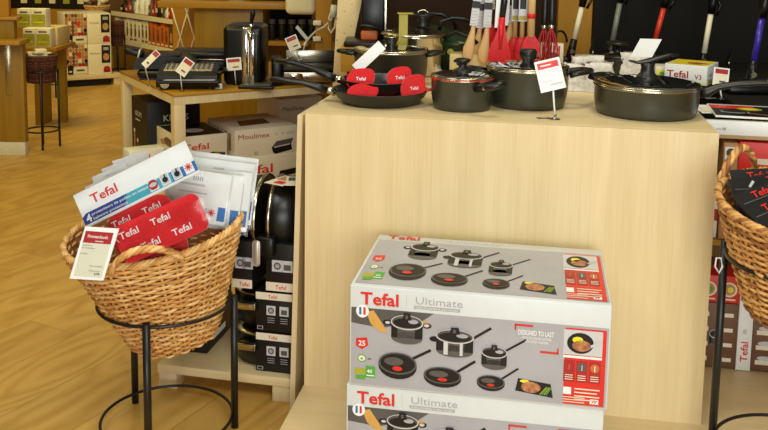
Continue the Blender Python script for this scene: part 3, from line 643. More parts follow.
sbox('small_carton', 'white and pink small carton next to the counter edge', .014, .517, .058, .70, 'white', lambda p, w, h, mb: (p.rect(.0, h*.3, w, h*.5, 'dred', 1), p.rect(.005, h*.7, w*.7, h*.8, 'dgrey', 1)), y0=.04)
# magazines and leaflets
def booklet(label, x0, y0, w, d, z, th, rz, draw, name='magazine', group='magazines on the white-edged shelf'):
    t = thing(name, label, 'magazine', tow(SF, x0, y0, z), SF[2]+rz, group)
    mb = MB(); mb.box(0, 0, 0, w, d, th, 'white', .0008, None, 1); draw(P2(mb, TOP(0, 0, th+.0001), .0004), w, d); mb.obj('pages', t)
def d_mag(p, w, d):
    p.rect(.003, .003, w-.003, d-.003, 'bblack', 1); p.rect(.003, d*.62, w*.72, d-.02, 'red', 2); p.rect(.003, d-.02, w-.003, d-.003, 'lgrey', 2)
    p.ell(w*.62, d*.62, w*.2, d*.13, 'lime', 3); p.ell(w*.62, d*.62, w*.14, d*.08, 'yellow', 4); p.ell(w*.35, d*.35, w*.22, d*.12, 'lgrey', 3); p.ell(w*.35, d*.37, w*.2, d*.1, 'dark', 4); p.line(w*.5, d*.3, w*.95, d*.12, .012, 'meat', 3)
z0 = .8945
booklet('cream leaflet lying under the magazine by the sauté pan', .005, .10, .10, .14, z0, .004, R(8), lambda p, w, d: p.rect(.01, .01, w*.5, d*.6, 'cream', 1), 'leaflet')
booklet('glossy food magazine with red title lying on the shelf edge', .03, .022, .19, .21, z0+.0045, .006, R(-3), d_mag)
booklet('dark magazine overlapping the food magazine at the right', .215, .024, .18, .18, z0+.003, .006, R(-8), lambda p, w, d: (p.rect(.003, .003, w-.003, d-.003, 'dark', 1), p.line(.02, .05, w*.6, d*.9, .006, 'lgrey', 2), p.ell(.03, .03, .03, .02, 'tan', 2)))

# ------------------------------------------------------------------ wicker baskets on iron stands
def basket(name, label, loc, rot, Rt, Rb, Hh, handles, seed, cat='basket', mats=('w1', 'w2', 'w3')):
    random.seed(seed)
    t = thing(name, label, cat, loc, 0, None, rot)
    prof = lambda v: Rb+(Rt-Rb)*(v**.92)
    n = 34; spacing = .0084; rows = int(Hh/spacing); seg = n*4
    mb = MB()
    for r_ in range(rows):
        v = (r_+.5)/rows; z = v*Hh; rad = prof(v); m = random.choice(mats); ph = random.uniform(-.06, .06)
        rr = .0043*random.uniform(.85, 1.12)
        pts = [((rad+.0062*math.cos(n*a/2+PI*(r_ % 2)))*math.cos(a+ph*.05), (rad+.0062*math.cos(n*a/2+PI*(r_ % 2)))*math.sin(a+ph*.05), z+.0012*math.sin(5*a+r_))
               for a in (2*PI*i/seg for i in range(seg))]
        mb.tube(pts, rr, m, 5, True)
    for i in range(n):
        a = 2*PI*i/n; mb.tube([(prof(k/8)*math.cos(a), prof(k/8)*math.sin(a), Hh*k/8) for k in range(9)], .0042, mats[i % 3], 6)
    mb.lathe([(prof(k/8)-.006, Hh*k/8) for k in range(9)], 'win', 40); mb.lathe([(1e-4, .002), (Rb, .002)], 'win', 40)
    mb.obj('woven_body', t)
    mb = MB()
    for k in range(4):
        pts = []
        for i in range(144):
            a = 2*PI*i/144; q = a*26+k*PI/2
            pts.append(((Rt+.006*math.cos(q))*math.cos(a), (Rt+.006*math.cos(q))*math.sin(a), Hh+.003+.006*math.sin(q)))
        mb.tube(pts, .0046, mats[k % 3], 6, True)
    mb.obj('braided_rim', t)
    for ha, hw, hup, lean in handles:
        mb = MB()
        for k in range(3):
            pts = []
            for i in range(31):
                u = i/30; a = ha+hw*(u-.5)*2/Rt; up = math.sin(PI*u)**.7*hup; q = u*22+k*2*PI/3
                rad = Rt+.010+.006*math.cos(q)+lean*math.sin(PI*u)
                pts.append((rad*math.cos(a), rad*math.sin(a), Hh-.01+up+.005*math.sin(q)))
            mb.tube(pts, .0058, mats[(k+1) % 3], 6)
        mb.obj('handle', t)
    return t
def stand(label, x, y, z, r, ztop, zlow, angs):
    t = thing('basket_stand', label, 'stand', (x, y, z), 0)
    cir = lambda rr, zz: [(rr*math.cos(2*PI*i/64), rr*math.sin(2*PI*i/64), zz) for i in range(64)]
    MB().tube(cir(r, ztop), .0048, 'iron', 8, True).obj('upper_ring', t); MB().tube(cir(r, zlow), .0045, 'iron', 8, True).obj('lower_ring', t)
    for a in angs: MB().tube([((r+.008)*math.cos(a), (r+.008)*math.sin(a), 0), ((r+.008)*math.cos(a), (r+.008)*math.sin(a), ztop+.012)], .0105, 'iron', 14).obj('leg', t)
    return t
BX, BY = -.612, 2.455
stand('black iron ring stand holding the large wicker basket on the left', BX, BY, 0, .186, .388, .034, (R(3), R(133), R(269)))
LB = basket('wicker_basket', 'large honey-coloured wicker basket full of red and white textile packs', (BX+.024, BY+.012, .278), (R(6), R(-8), 0), .244, .116, .335, ((R(279), .088, .066, .022), (R(92), .08, .06, .012)), 3)
stand('black iron ring stand holding the wicker basket at the right edge', 1.03, 2.105, .1, .182, .555, .06, (R(145), R(30), R(275)))
RBK = basket('wicker_basket', 'brown wicker basket with black booklets at the right edge of the view', (1.032, 2.125, .512), (R(9), R(1), 0), .224, .118, .285, ((R(122), .07, .085, -.01), (R(300), .08, .085, .01)), 5, mats=('w2', 'w3', 'w4'))
mb = MB(); mb.tube([(-.006, 0, .0), (-.01, -.004, -.02), (.0, -.006, -.035), (.008, -.004, -.02), (.004, 0, 0)], .0025, 'lgrey', 6, True)
tag(mb.obj('wire_clip', None, Vector(aty(719, 258, 2.06))), 'pale wire clip hanging at the side of the right basket', 'clip')

# ------------------------------------------------------------------ contents of the left basket
def flat_frame(px, py, Y, ang, tilt, yaw=0):
    p = aty(px, py, Y)
    return p, (Matrix.Rotation(yaw, 4, 'Z') @ Matrix.Rotation(R(90)-tilt, 4, 'X') @ Matrix.Rotation(ang, 4, 'Z')).to_euler()
def d_header(p, w, h):
    tefal(p, -w*.38, h*.05, h*.36, 'red', 3, bold=.014)
    p.poly([(-w*.5, -h*.42), (w*.28, -h*.42), (w*.28, -h*.12), (-w*.46, -h*.12), (-w*.5, -h*.2)], 'teal', 1)
    p.poly([(-w*.5, -h*.42), (-w*.15, -h*.42), (-w*.10, -h*.12), (-w*.46, -h*.12), (-w*.5, -h*.2)], 'navy', 2)
    p.rect(w*.28, -h*.42, w*.5, -h*.12, 'blue', 1)
    p.text('4', -w*.475, -h*.38, h*.30, 'white', 3, .03); p.text('protecteurs de poêles en intissé', -w*.42, -h*.25, h*.105, 'white', 3, .01, w=w*.50)
    p.text('bakware protectors', -w*.42, -h*.38, h*.105, 'white', 3, .01, w=w*.30)
    for k, c in enumerate(('dred', 'dgrey', 'dgrey', 'white')):
        x = w*(.12+k*.105); p.rect(x-h*.13, -h*.40, x+h*.13, -h*.06, 'white', 3); p.rect(x-h*.11, -h*.37, x+h*.11, -h*.09, 'white' if k == 3 else 'lgrey', 4)
        if k == 0: p.ell(x, -h*.23, h*.14, h*.14, 'dred', 5); p.ell(x, -h*.23, h*.11, h*.06, 'lgrey', 6)
        elif k < 3: p.ell(x, -h*.25, h*.08, h*.08, 'bblack', 5); p.line(x, -h*.25, x+h*.03, -h*.10, h*.04, 'bblack', 5)
        else:
            for q in range(4): p.line(x-h*.11*math.cos(q*PI/4), -h*.22-h*.11*math.sin(q*PI/4), x+h*.11*math.cos(q*PI/4), -h*.22+h*.11*math.sin(q*PI/4), h*.03, 'red', 5)
def rr_poly(x0, y0, x1, y1, r, n=5):
    P = []
    for cx, cy, a in ((x1-r, y1-r, 0), (x0+r, y1-r, 90), (x0+r, y0+r, 180), (x1-r, y0+r, 270)):
        for k in range(n+1): P.append((cx+r*math.cos(R(a+90*k/n)), cy+r*math.sin(R(a+90*k/n))))
    return P
def film(t, x0, y0, x1, y1, z0, z1, seed, amp=.004):
    random.seed(seed); n, m = 9, 9; vs = []; fs = []
    for j in range(m+1):
        for i in range(n+1): vs.append((x0+(x1-x0)*i/n+random.uniform(-.001, .001), y0+(y1-y0)*j/m, z0+(z1-z0)*.5+random.uniform(-amp, amp)))
    for j in range(m):
        for i in range(n): b = j*(n+1)+i; fs.append((b, b+1, b+n+2, b+n+1))
    mb = MB(); mb.add(vs, fs, 'film', True); return mb.obj('plastic_bag', t)
def pack(label, px, py, Y, w, h, ang, tilt, felt=None, hdr=True, seed=1, side=0, yaw=0, grp='packs of pan protectors in the wicker basket', plain=False):
    loc, rot = flat_frame(px, py, Y, ang, tilt, yaw)
    t = thing('protector_pack', label, 'textile pack', loc, 0, grp, rot)
    if hdr:
        mb = MB(); mb.box(-w/2, -h/2, -.001, w/2, h/2, .001, 'white', .0008, None, 1); p = P2(mb, TOP(0, 0, .0012), .0004)
        if not plain: d_header(p, w, h)
        else:
            p.rect(w*.36, -h*.42, w*.48, -h*.15, 'blue', 1); p.rect(-w*.45, h*.2, w*.1, h*.24, 'lgrey', 1); p.rect(-w*.3, h*.05, w*.15, h*.08, 'lgrey', 1)
            for q in range(5): p.rect(-w*.1+q*.006, h*.30, -w*.1+q*.006+.003, h*.38, 'grey', 1)
            if plain == 2:
                for k in range(2): p.ell(-w*.25+k*.09*w, -h*.28, h*.06, h*.07, 'bblack', 2)
                for q in range(4): p.line(w*.26-h*.08*math.cos(q*PI/4), -h*.28-h*.08*math.sin(q*PI/4), w*.26+h*.08*math.cos(q*PI/4), -h*.28+h*.08*math.sin(q*PI/4), h*.02, 'red', 3)
                p.rect(-w*.4, -h*.42, w*.2, -h*.2, 'lgrey', 1)
        mb.obj('header_card', t)
    if felt:
        x0, y0, x1, y1, fa = felt
        mb = MB(); X = TR((x0+x1)/2, (y0+y1)/2, -.006, rz=fa); W2, H2 = (x1-x0)/2, (y1-y0)/2
        mb.prism(rr_poly(-W2, -H2, W2, H2, min(W2, H2)*.42), -.005, .005, 'felt', X)
        p = P2(mb, X @ TOP(0, 0, .0052), .0004); sz = .024; ny = max(2, int((y1-y0)/.048)); nx = max(1, int((x1-x0)/.085))
        for j in range(ny):
            for i in range(nx+1):
                x = -W2+.012+i*.085+(.04 if j % 2 else 0); y = H2-.036-j*.046
                if x+.060 < W2 and y > -H2+.008: p.text('Tefal', x, y, sz, 'white', 2, .012, sx=1.1)
        mb.obj('red_felt', t)
        film(t, x0-.01, y0-.012, x1+.012, y1+.0, .004, .008, seed)
    if hdr: film(t, -w/2-.004, -h/2-.01, w/2+.006, h/2+.012, .006, .008, seed+50, .002)
    return t
LBG = 'packs of pan protectors in the wicker basket'
pack('long white header pack slanting over the left basket with red lettering', 136.5, 184, 2.30, .322, .094, R(27.5), R(18), (-.115, -.225, .06, -.045, R(-2)), seed=2)
pack('red felt pack with white lettering leaning at the front of the left basket', 161, 226, 2.19, .24, .12, R(25), R(14), (-.118, -.055, .112, .045, 0), hdr=False, seed=5)
for i, (px, py, w, h, an, Y, pl, lab) in enumerate((
        (197, 196, .175, .14, R(-8), 2.40, 2, 'white pack with red star nearest the red felt, right half of basket'),
        (207, 199, .19, .15, R(-6), 2.425, 1, 'white pack just behind the starred white pack'),
        (214, 199, .20, .165, R(-5), 2.45, 1, 'white pack third from the front on the right side of the basket'),
        (218, 192, .19, .18, R(-6), 2.475, 1, 'white pack fourth from the front with a creased plastic corner'),
        (220, 188, .20, .19, R(-6), 2.50, 1, 'hindmost and tallest white pack on the right of the basket'))):
    pack(lab, px, py, Y, w, h, an, R(10), hdr=True, plain=pl, seed=10+i)
for i, (px, py, Y, lab) in enumerate(((109, 196, 2.37, 'white pack peeping out just behind the long slanted header'), (115, 187, 2.40, 'second white pack behind the long slanted header'),
        (124, 180, 2.43, 'third white pack behind the long slanted header'), (134, 173, 2.46, 'hindmost white pack on the left side of the basket'))):
    pack(lab, px, py, Y, .10, .10, R(27-3*i), R(14), hdr=True, plain=1, seed=20+i)
# price card clipped to the left basket
loc, rot = flat_frame(94.5, 253.5, 2.13, R(-7), R(8), 0)
t = thing('price_tag', 'white framed price tag with dark red header hanging on the left basket', 'price tag', loc, 0, None, rot)
w, h = .087, .137
mb = MB(); mb.prism([(-w/2-.008, -h/2), (w/2-.012, -h/2+.006), (w/2+.008, h/2), (-w/2+.012, h/2-.006)], -.002, .002, 'white'); p = P2(mb, TOP(0, 0, .0021), .0004)
sk = lambda x, y: (x+y*.13, y+x*.06)
def sr(x0, y0, x1, y1, m, l): p.poly([sk(x0, y0), sk(x1, y0), sk(x1, y1), sk(x0, y1)], m, l)
sr(-.035, -.058, .033, .055, 'sage', 1); sr(-.035, .026, .033, .055, 'dred', 2)
p.text('Homeandcook', *sk(-.026, .039), .0115, 'white', 3, .01, w=.05, ang=R(3)); sr(-.006, .030, .014, .0325, 'lgrey', 3)
for x, y, ww, s in ((-.033, .018, .024, .005), (-.033, .012, .032, .005), (-.033, -.002, .018, .005)): p.text('protecteur', *sk(x, y), s, 'dgrey', 3, 0, w=ww, ang=R(3))
p.text('Prix indicatif', *sk(-.002, -.032), .005, 'dgrey', 3, 0, w=.03, ang=R(3)); p.text('Votre prix', *sk(-.002, -.044), .005, 'dgrey', 3, 0, w=.028, ang=R(3)); p.text('4,99', *sk(.013, -.052), .007, 'bblack', 3, .02, w=.014, ang=R(3))
mb.obj('frame', t)
MB().tube([(.02, .055, -.003), (.04, .03, -.04), (.06, -.01, -.11)], .002, 'lgrey', 6).obj('clip_wire', t)

# ------------------------------------------------------------------ contents of the right basket
def booklets():
    for i, (px, py, Y, an, w, h, tl, lab) in enumerate((
            (756, 179, 2.16, R(4), .12, .085, R(35), 'black booklet with red lettering, hindmost in the right basket'),
            (776, 182, 2.13, R(14), .12, .085, R(40), 'black booklet peeping out at the right end of the back row'),
            (753, 188, 2.10, R(3), .11, .08, R(45), 'black booklet with a white figure in the middle of the right basket'),
            (762, 196, 2.05, R(22), .13, .085, R(45), 'black booklet with red lettering slanting up in the right basket'),
            (772, 209, 2.01, R(25), .12, .09, R(50), 'black booklet lying frontmost in the right basket'))):
        loc, rot = flat_frame(px, py, Y, an, tl)
        t = thing('booklet', lab, 'booklet', loc, 0, 'black booklets in the right basket', rot)
        mb = MB(); mb.box(-w/2, -h, -.004, w/2, h*.3, .004, 'bblack', .001, None, 1); p = P2(mb, TOP(0, 0, .0042), .0004)
        p.rect(-w/2+.002, -h+.002, w/2-.002, -h+.004, 'dgrey', 1)
        if i != 2: tefal(p, -w*.18, 0, .024, 'red', 2)
        else: p.line(-.01, 0, .004, .016, .006, 'lgrey', 2)
        p.rect(-w*.42, -.006, w*.4, -.0035, 'dgrey', 1)
        mb.obj('cover', t)
booklets()

# ------------------------------------------------------------------ low shelf unit with boxed pots
SU = (-.70, 2.69, R(-11.5))
t = thing('low_shelf_unit', 'pale wooden low shelf with foot blocks and a tall side board beside the counter', 'shelf', tow(SU, 0, 0, 0), SU[2])
MB().box(0, 0, .052, .44, .42, .080, 'birchX', .0015).obj('shelf_board', t)
for x in (.0, .375):
    for y in (.005, .35): MB().box(x+.003, y, 0, x+.062, y+.065, .052, 'edge', .0015).obj('foot', t)
MB().prism([(.442, 0), (.458, 0), (.480, .905), (.464, .905)], -.40, .02, 'edge', FRONT()).obj('side_panel', t)
def d_sleeve(p, w, h, low=False):
    zb = .0 if low else .80
    p.rect(0, h*zb+.001, w, h*(zb+.19), 'cream', 1); p.text('Tefal', w*.34, h*(zb+.05), h*.12, 'red', 2, .01)
    s = h*.23
    for k, x in enumerate((.42, .78)):
        p.rect(w*x-s*.5, h*.42, w*x+s*.5, h*.42+s*1.05, 'lgrey', 1)
        if k: p.rect(w*x-s*.32, h*.46, w*x+s*.32, h*.58, 'dgrey', 2)
        else: p.ell(w*x, h*.54, s*.34, s*.34, 'dgrey', 2); p.ell(w*x, h*.54, s*.2, s*.2, 'grey', 3)
        for q in range(3): p.rect(w*x-s*.4, h*(.34-.055*q), w*x+s*.4, h*(.355-.055*q), 'grey', 1) if not low else None
    if not low: p.rect(w*.04, h*.04, w*.2, h*.13, 'grey', 1); p.rect(w*.06, h*.055, w*.18, h*.115, 'bblack', 2)
SLX = []
for k in range(2):
    z = .081+.131*k; hh = .130
    xl, _ = atf(SU, 256-k*0, 350, .03); xr, _ = atf(SU, 292, 350, .03); xr = min(xr, .438)
    lab = ('black pot in a dark cardboard sleeve at the very bottom of the shelf stack', 'black pot in a dark cardboard sleeve, second from the bottom of the stack')[k]
    px_ = xl+.0
    t = thing('boxed_pot', lab, 'boxed pot', tow(SU, xl, .03, z), SU[2], 'sleeved pots in the low shelf')
    mb = MB(); w = xr-xl; mb.box(0, 0, 0, w, .24, hh-.004, 'bblack', .001); d_sleeve(P2(mb, FRONT(0, -.0002, 0)), w, hh-.004); mb.obj('cardboard_sleeve', t)
    mb = MB(); mb.lathe([(1e-4, 0), (.085, 0), (.098, .006), (.104, .05), (.106, hh-.028), (.108, hh-.024), (1e-4, hh-.024)], 'black', 48, TR(.0, .118, .001)); mb.obj('pot_body', t)
    mb = MB(); mb.lathe([(.106, hh-.024), (.109, hh-.021), (.106, hh-.018), (.06, hh-.012), (1e-4, hh-.010)], 'steel', 48, TR(.0, .118, 0)); mb.obj('lid', t)
    mb = MB(); mb.box(-.058, -.014, .062, .008, .030, .094, 'black', .010); ho = mb.obj('handle', t)
    MB().box(-.056, -.019, .070, .004, -.0145, .090, 'steel', .002).obj('steel_plate', ho)
# pots lying on their side in an upright sleeve
z0 = .081+.262
xl, _ = atf(SU, 266, 260, .03)
t = thing('boxed_pot', 'black pot lying on its side in the upper sleeve next to the side board', 'boxed pot', tow(SU, xl, .03, z0), SU[2], 'pots lying on their sides')
w = .437-xl
mb = MB(); mb.box(0, 0, 0, w, .25, .15, 'bblack', .001); d_sleeve(P2(mb, FRONT(0, -.0002, 0)), w, .15, True)
mb.obj('cardboard_sleeve', t)
mb = MB(); X = TR(-.0, .128, .205, ry=R(90)); mb.lathe([(.122, 0), (.125, .005), (.122, .03), (.115, w-.012), (.10, w-.003), (1e-4, w-.002)], 'black', 56, X); mb.obj('pot_body', t)
mb = MB(); mb.lathe([(1e-4, -.026), (.06, -.022), (.11, -.010), (.122, -.004), (.128, 0), (.127, .008), (.122, .010)], 'steel', 56, X); mb.obj('lid', t)
mb = MB(); mb.box(-.030, -.022, .11, .034, .03, .175, 'black', .014); ho = mb.obj('handle', t)
MB().box(-.034, -.030, .085, -.010, -.021, .165, 'satin', .008).obj('steel_plate', ho)
x2, _ = atf(SU, 232, 260, .03)
t = thing('boxed_pot', 'black pot lying on its side behind the wicker basket, left of the other', 'boxed pot', tow(SU, x2, .03, z0), SU[2], 'pots lying on their sides')
w2 = xl-x2-.045
mb = MB(); mb.box(0, 0, 0, w2, .25, .15, 'bblack', .001); d_sleeve(P2(mb, FRONT(0, -.0002, 0)), w2, .15, True); mb.obj('cardboard_sleeve', t)
mb = MB(); X = TR(0, .128, .205, ry=R(90)); mb.lathe([(1e-4, 0), (.10, 0), (.115, .012), (.122, w2), (.125, w2+.004), (.115, w2+.006), (.06, w2+.016), (1e-4, w2+.018)], 'black', 56, X); mb.lathe([(.124, w2-.006), (.127, w2), (.124, w2+.006)], 'steel', 56, X); mb.obj('pot_body', t)
# small cards on top
for i, (px, py, c, an, lab) in enumerate(((275, 184, 'cream', -20, 'cream leaflet with small pictures on top of the side-lying pots'), (289, 184, 'cream', 15, 'dark green and cream card at the side board, above the side-lying pots'))):
    pt = tow(SU, xl+(.028 if i == 0 else .085), .075, z0+.332)
    t = thing('leaflet', lab, 'leaflet', (pt.x, pt.y, z0+.3305+.002*i), SU[2]+R(an), 'leaflets on the shelf stack')
    mb = MB(); mb.box(-.035, -.03, 0, .035, .07, .0015, 'cream'); p = P2(mb, TOP(0, 0, .0016)); p.rect(-.028, .02, .02, .06, 'tan' if i == 0 else 'castgreen', 1); p.rect(-.01, -.02, .025, .01, 'red' if i == 0 else 'lgrey', 1); mb.obj('sheet', t)
# black carton at the left on the shelf board
xc, zc = atf(SU, 207, 362, .10)
t = thing('black_carton', 'black carton with white print low behind the left wicker basket', 'box', tow(SU, xc, .10, .081), SU[2])
mb = MB(); mb.box(-.15, 0, 0, 0, .22, .20, 'bblack', .0015); p = P2(mb, FRONT(-.15, -.0002, 0))
for q in range(5): p.rect(.07+.012*q, .02, .074+.012*q, .05, 'lgrey', 1)
p = P2(mb, Matrix(((0, 0, 1, .0002), (1, 0, 0, 0), (0, 1, 0, 0), (0, 0, 0, 1)))); p.rect(.05, .025, .16, .045, 'white', 1); p.rect(.05, .06, .11, .075, 'lgrey', 1)
mb.obj('carton', t)

# ------------------------------------------------------------------ table behind
TB = (-.992, 4.205, R(32)); TZ = .68
TL, TW = .92, 1.12
t = thing('display_table', 'wooden table with oak top and pale frame carrying grills and the drinks tower', 'table', tow(TB, 0, 0, 0), TB[2])
MB().box(0, 0, TZ-.012, TW, TL, TZ, 'oakX', .002).obj('tabletop', t)
mb = MB(); mb.box(.002, .002, TZ-.05, TW-.002, .05, TZ-.0125, 'edge'); mb.box(.002, TL-.05, TZ-.05, TW-.002, TL-.002, TZ-.0125, 'edge'); mb.box(.002, .05, TZ-.05, .05, TL-.05, TZ-.0125, 'edge'); mb.box(TW-.05, .05, TZ-.05, TW-.002, TL-.05, TZ-.0125, 'edge'); mb.obj('apron', t)
for x in (.002, TW-.056):
    for y in (.002, TL-.056): MB().box(x, y, 0, x+.054, y+.054, TZ-.0505, 'edge', .001).obj('leg', t)
MB().box(.057, .06, .08, TW-.06, TL-.06, .10, 'edge').obj('lower_shelf', t)
def tbox(name, label, pxL, pxR, pyt, pyb, yl, D, base, df, dl=None, zb=None, dt=None, group='cartons under the display table'):
    x0, zt = atf(TB, pxL, pyt, yl); x1, _ = atf(TB, pxR, pyt, yl); _, z0 = atf(TB, pxL, pyb, yl)
    if zb is not None: z0 = zb
    w, h = x1-x0, zt-z0
    t = thing(name, label, 'box', tow(TB, x0, yl, z0), TB[2], group)
    mb = MB(); mb.box(0, 0, 0, w, D, h, base, .0015)
    if df: df(P2(mb, FRONT(0, -.0003, 0)), w, h)
    if dl: dl(P2(mb, LEFT(-.0003, D, 0)), D, h)
    if dt: dt(P2(mb, TOP(0, 0, h+.0003)), w, D)
    mb.obj('carton', t); return t, x0, x1, z0, zt
def d_moul(p, w, h):
    p.text('Moulinex', w*.05, h*.68, h*.24, 'dred', 2, .0, w=w*.50); p.poly([(w*.58, h*.30), (w*.66, h*.50), (w*.94, h*.56), (w*.90, h*.36)], 'dgrey', 1); p.poly([(w*.60, h*.14), (w*.58, h*.30), (w*.90, h*.36), (w*.92, h*.16), (w*.64, h*.06)], 'bblack', 2)
    p.line(w*.62, h*.30, w*.88, h*.36, h*.04, 'lgrey', 3); p.ell(w*.33, h*.16, h*.06, h*.06, 'dgrey', 1); p.ell(w*.33, h*.16, h*.035, h*.035, 'white', 2); p.ell(w*.66, h*.75, h*.05, h*.05, 'lgrey', 1); p.ell(w*.76, h*.76, h*.05, h*.05, 'lgrey', 1); p.rect(w*.82, h*.72, w*.95, h*.79, 'lgrey', 1)
def d_moull(p, w, h):
    for q in range(5): p.rect(w*(.22+.14*q), h*.25, w*(.30+.14*q), h*.85, 'brown' if q % 2 else 'tan', 1)
_, mx0, mx1, mz0, mz1 = tbox('grill_carton', 'white carton with dark red script lettering and grill picture under the table', 235, 297, 131, 160.5, .06, .38, 'cream', d_moul, d_moull, dt=lambda p, w, d: p.poly([(w*.2, d*.25), (w*.3, d*.6), (w*.75, d*.62), (w*.7, d*.28)], 'brown', 1))
tbox('cookware_carton', 'white carton with red lettering end and black grill picture below the script-lettered carton', 226, 300, 160.8, 185, .055, .36, 'cream', lambda p, w, h: (p.text('Tefal', w*.12, h*.30, h*.52, 'red', 2, .012, w=w*.50), p.poly([(w*.70, h*.05), (w*.72, h*.3), (w*.95, h*.36), (w*.98, h*.12)], 'bblack', 1)), zb=None)
_, z1 = atf(TB, 235, 185.3, .055)
t = thing('cookware_carton', 'plain carton hidden lowest in the pile under the table', 'box', tow(TB, mx0-.03, .058, .101), TB[2], 'cartons under the display table')
MB().box(0, 0, 0, .46, .34, z1-.101-.001, 'kraft', .0015).obj('carton', t)
# tefal carton with corner behind the front leg
_, x0, x1, tz0, tz1 = tbox('pan_carton', 'white carton with red lettering and food picture right behind the front table leg', 178, 227, 138, 163, .085, .33, 'cream',
    lambda p, w, h: (p.text('Tefal', w*.10, h*.44, h*.36, 'red', 2, .012, w=w*.52), p.poly([(w*.5, h*.02), (w*.55, h*.22), (w*.7, h*.3), (w*.96, h*.22), (w*.96, h*.02)], 'bblack', 1), p.ell(w*.75, h*.14, w*.12, h*.1, 'yellow', 2)),
    lambda p, w, h: (p.rect(w*.1, h*.02, w*.9, h*.2, 'dred', 1), p.ell(w*.55, h*.6, w*.2, h*.18, 'brown', 1), p.ell(w*.3, h*.5, w*.12, h*.12, 'tan', 2)),
    dt=lambda p, w, d: (p.rect(w*.03, d*.03, w*.97, d*.97, 'bblack', 1), p.ell(w*.5, d*.4, w*.2, d*.15, 'lgrey', 2)))
tbox('pan_carton', 'white carton with doubled red lettering just above the left basket packs', 129, 169, 152, 175, .30, .11, 'white',
    lambda p, w, h: (p.text('Tefal', w*.12, h-.05, .042, 'red', 1, .012), p.text('Tefal', w*.12, h-.105, .042, 'red', 1, .012)), zb=.101)
tbox('appliance_carton', 'cream carton at the right end under the table next to the side board', 279, 322, 100, 160, .47, .30, 'cream', lambda p, w, h: p.text('Moulinex', w*.08, h*.84, h*.08, 'dgrey', 2, 0, w=w*.5), zb=.101)
def d_krups(p, w, h):
    p.rect(0, 0, w, h*.45, 'castgreen', 1); p.text('KRUPS', w*.3, h*.78, h*.10, 'lgrey', 2, .01); p.rect(w*.3, h*.72, w*.6, h*.74, 'lgrey', 2); p.poly([(w*.15, h*.5), (w*.3, h*.5), (w*.25, h*.6), (w*.2, h*.62)], 'lgrey', 2)
def d_krupsl(p, w, h):
    p.rect(0, 0, w, h, 'bblack', 1); p.text('KRUPS', w*.25, h*.80, h*.08, 'lgrey', 2, .01); p.rect(w*.25, h*.75, w*.55, h*.765, 'lgrey', 2)
    for q in range(4): p.rect(w*(.12+.20*q), 0, w*(.22+.20*q), h*(.62-.10*q), 'brown' if q % 2 else 'meat', 2); p.ell(w*(.17+.20*q), h*(.62-.10*q), w*.05, h*.02, 'cream', 3)
_, kx0, kx1, kz0, kz1 = tbox('coffee_machine_carton', 'tall dark carton with coffee pictures under the left end of the table', 147, 200, 103, 160, .42, .27, 'bblack', d_krups, d_krupsl, zb=.101)

# ------------------------------------------------------------------ on the table
def tp(px, py, z=TZ): return atz(px, py, z)
def side_prism(mb, prof, x0, x1, m):
    # profile in (y, z) swept along x
    mb.prism(prof, x0, x1, m, Matrix(((0, 0, 1, 0), (1, 0, 0, 0), (0, 1, 0, 0), (0, 0, 0, 1))))
def grill(label, loc, rz, w, d, silver):
    t = thing('contact_grill', label, 'grill', loc, rz, 'grills on the display table')
    mb = MB(); side_prism(mb, [(-d/2+.01, .012), (d/2-.01, .012), (d/2, .03), (d/2, .056), (-d/2-.01, .050), (-d/2-.012, .040)], -w/2, w/2, 'black')
    for x in (-1, 1):
        for y in (-1, 1): mb.cyl(.012, 0, .014, 'black', 12, TR(x*w*.4, y*d*.36, 0))
    mb.obj('base', t)
    mb = MB(); side_prism(mb, [(-d/2-.005, .053), (-d/2, .072), (-d*.3, .090), (d*.3, .106), (d/2, .098), (d/2, .060)], -w/2+.006, w/2-.006, 'black'); o = mb.obj('upper_plate', t)
    mb = MB(); X = TR(0, 0, .096, rx=R(7)); mb.box(-w*.40, -d*.30, -.002, w*.38, d*.34, .003, 'satin', .001, X)
    for k in range(9): mb.box(-w*.37+k*w*.083, -d*.27, .003, -w*.37+k*w*.083+.012, d*.31, .008, 'steel', .002, X)
    mb.obj('ribbed_cover', o)
    mb = MB(); mb.box(-w*.35, -d/2-.013, .051, w*.45, -d/2-.006, .055, 'satin'); mb.obj('silver_line', t)
    mb = MB(); mb.cyl(.022, -.012, .0, 'steel', 20, TR(-w*.36, -d/2-.006, .032, rx=R(90))); mb.cyl(.015, -.018, -.010, 'black', 20, TR(-w*.36, -d/2-.006, .032, rx=R(90))); mb.obj('dial', t)
    mb = MB(); mb.tube([(w/2-.02, -d*.3, .075), (w/2+.02, -d*.28, .085), (w/2+.03, 0, .087), (w/2+.02, d*.28, .085), (w/2-.02, d*.3, .075)], .009, 'black', 10); mb.obj('handle', t)
    return t
g1 = tp(186, 86); grill('black contact grill with ribbed silver cover at the front table corner', tow(TB, .15, .20, TZ), TB[2]-R(26), .30, .22, True)
t = thing('waffle_maker', 'black waffle maker with raised left handle behind the contact grill', 'waffle maker', tow(TB, .17, .59, TZ), TB[2]-R(22))
mb = MB(); mb.box(-.15, -.14, .01, .15, .14, .055, 'black', .018); mb.box(-.14, -.12, 0, .14, .12, .012, 'black'); mb.obj('base', t)
mb = MB(); mb.prism([(-.165, .060), (.15, .060), (.152, .085), (.10, .118), (-.06, .125), (-.14, .112), (-.170, .085)], -.14, .14, 'black', FRONT(0, 0, 0)); mb.box(-.10, -.11, .119, .07, .11, .128, 'black', .004); o = mb.obj('lid', t)
MB().cyl(.010, 0, .004, 'steel', 16, TR(.03, -.1402, .09, rx=R(90))).obj('lamp', t)
mb = MB(); mb.box(-.250, -.06, .070, -.15, .05, .110, 'black', .012, TR(0, 0, 0, ry=R(14))); ho = mb.obj('handle', t)
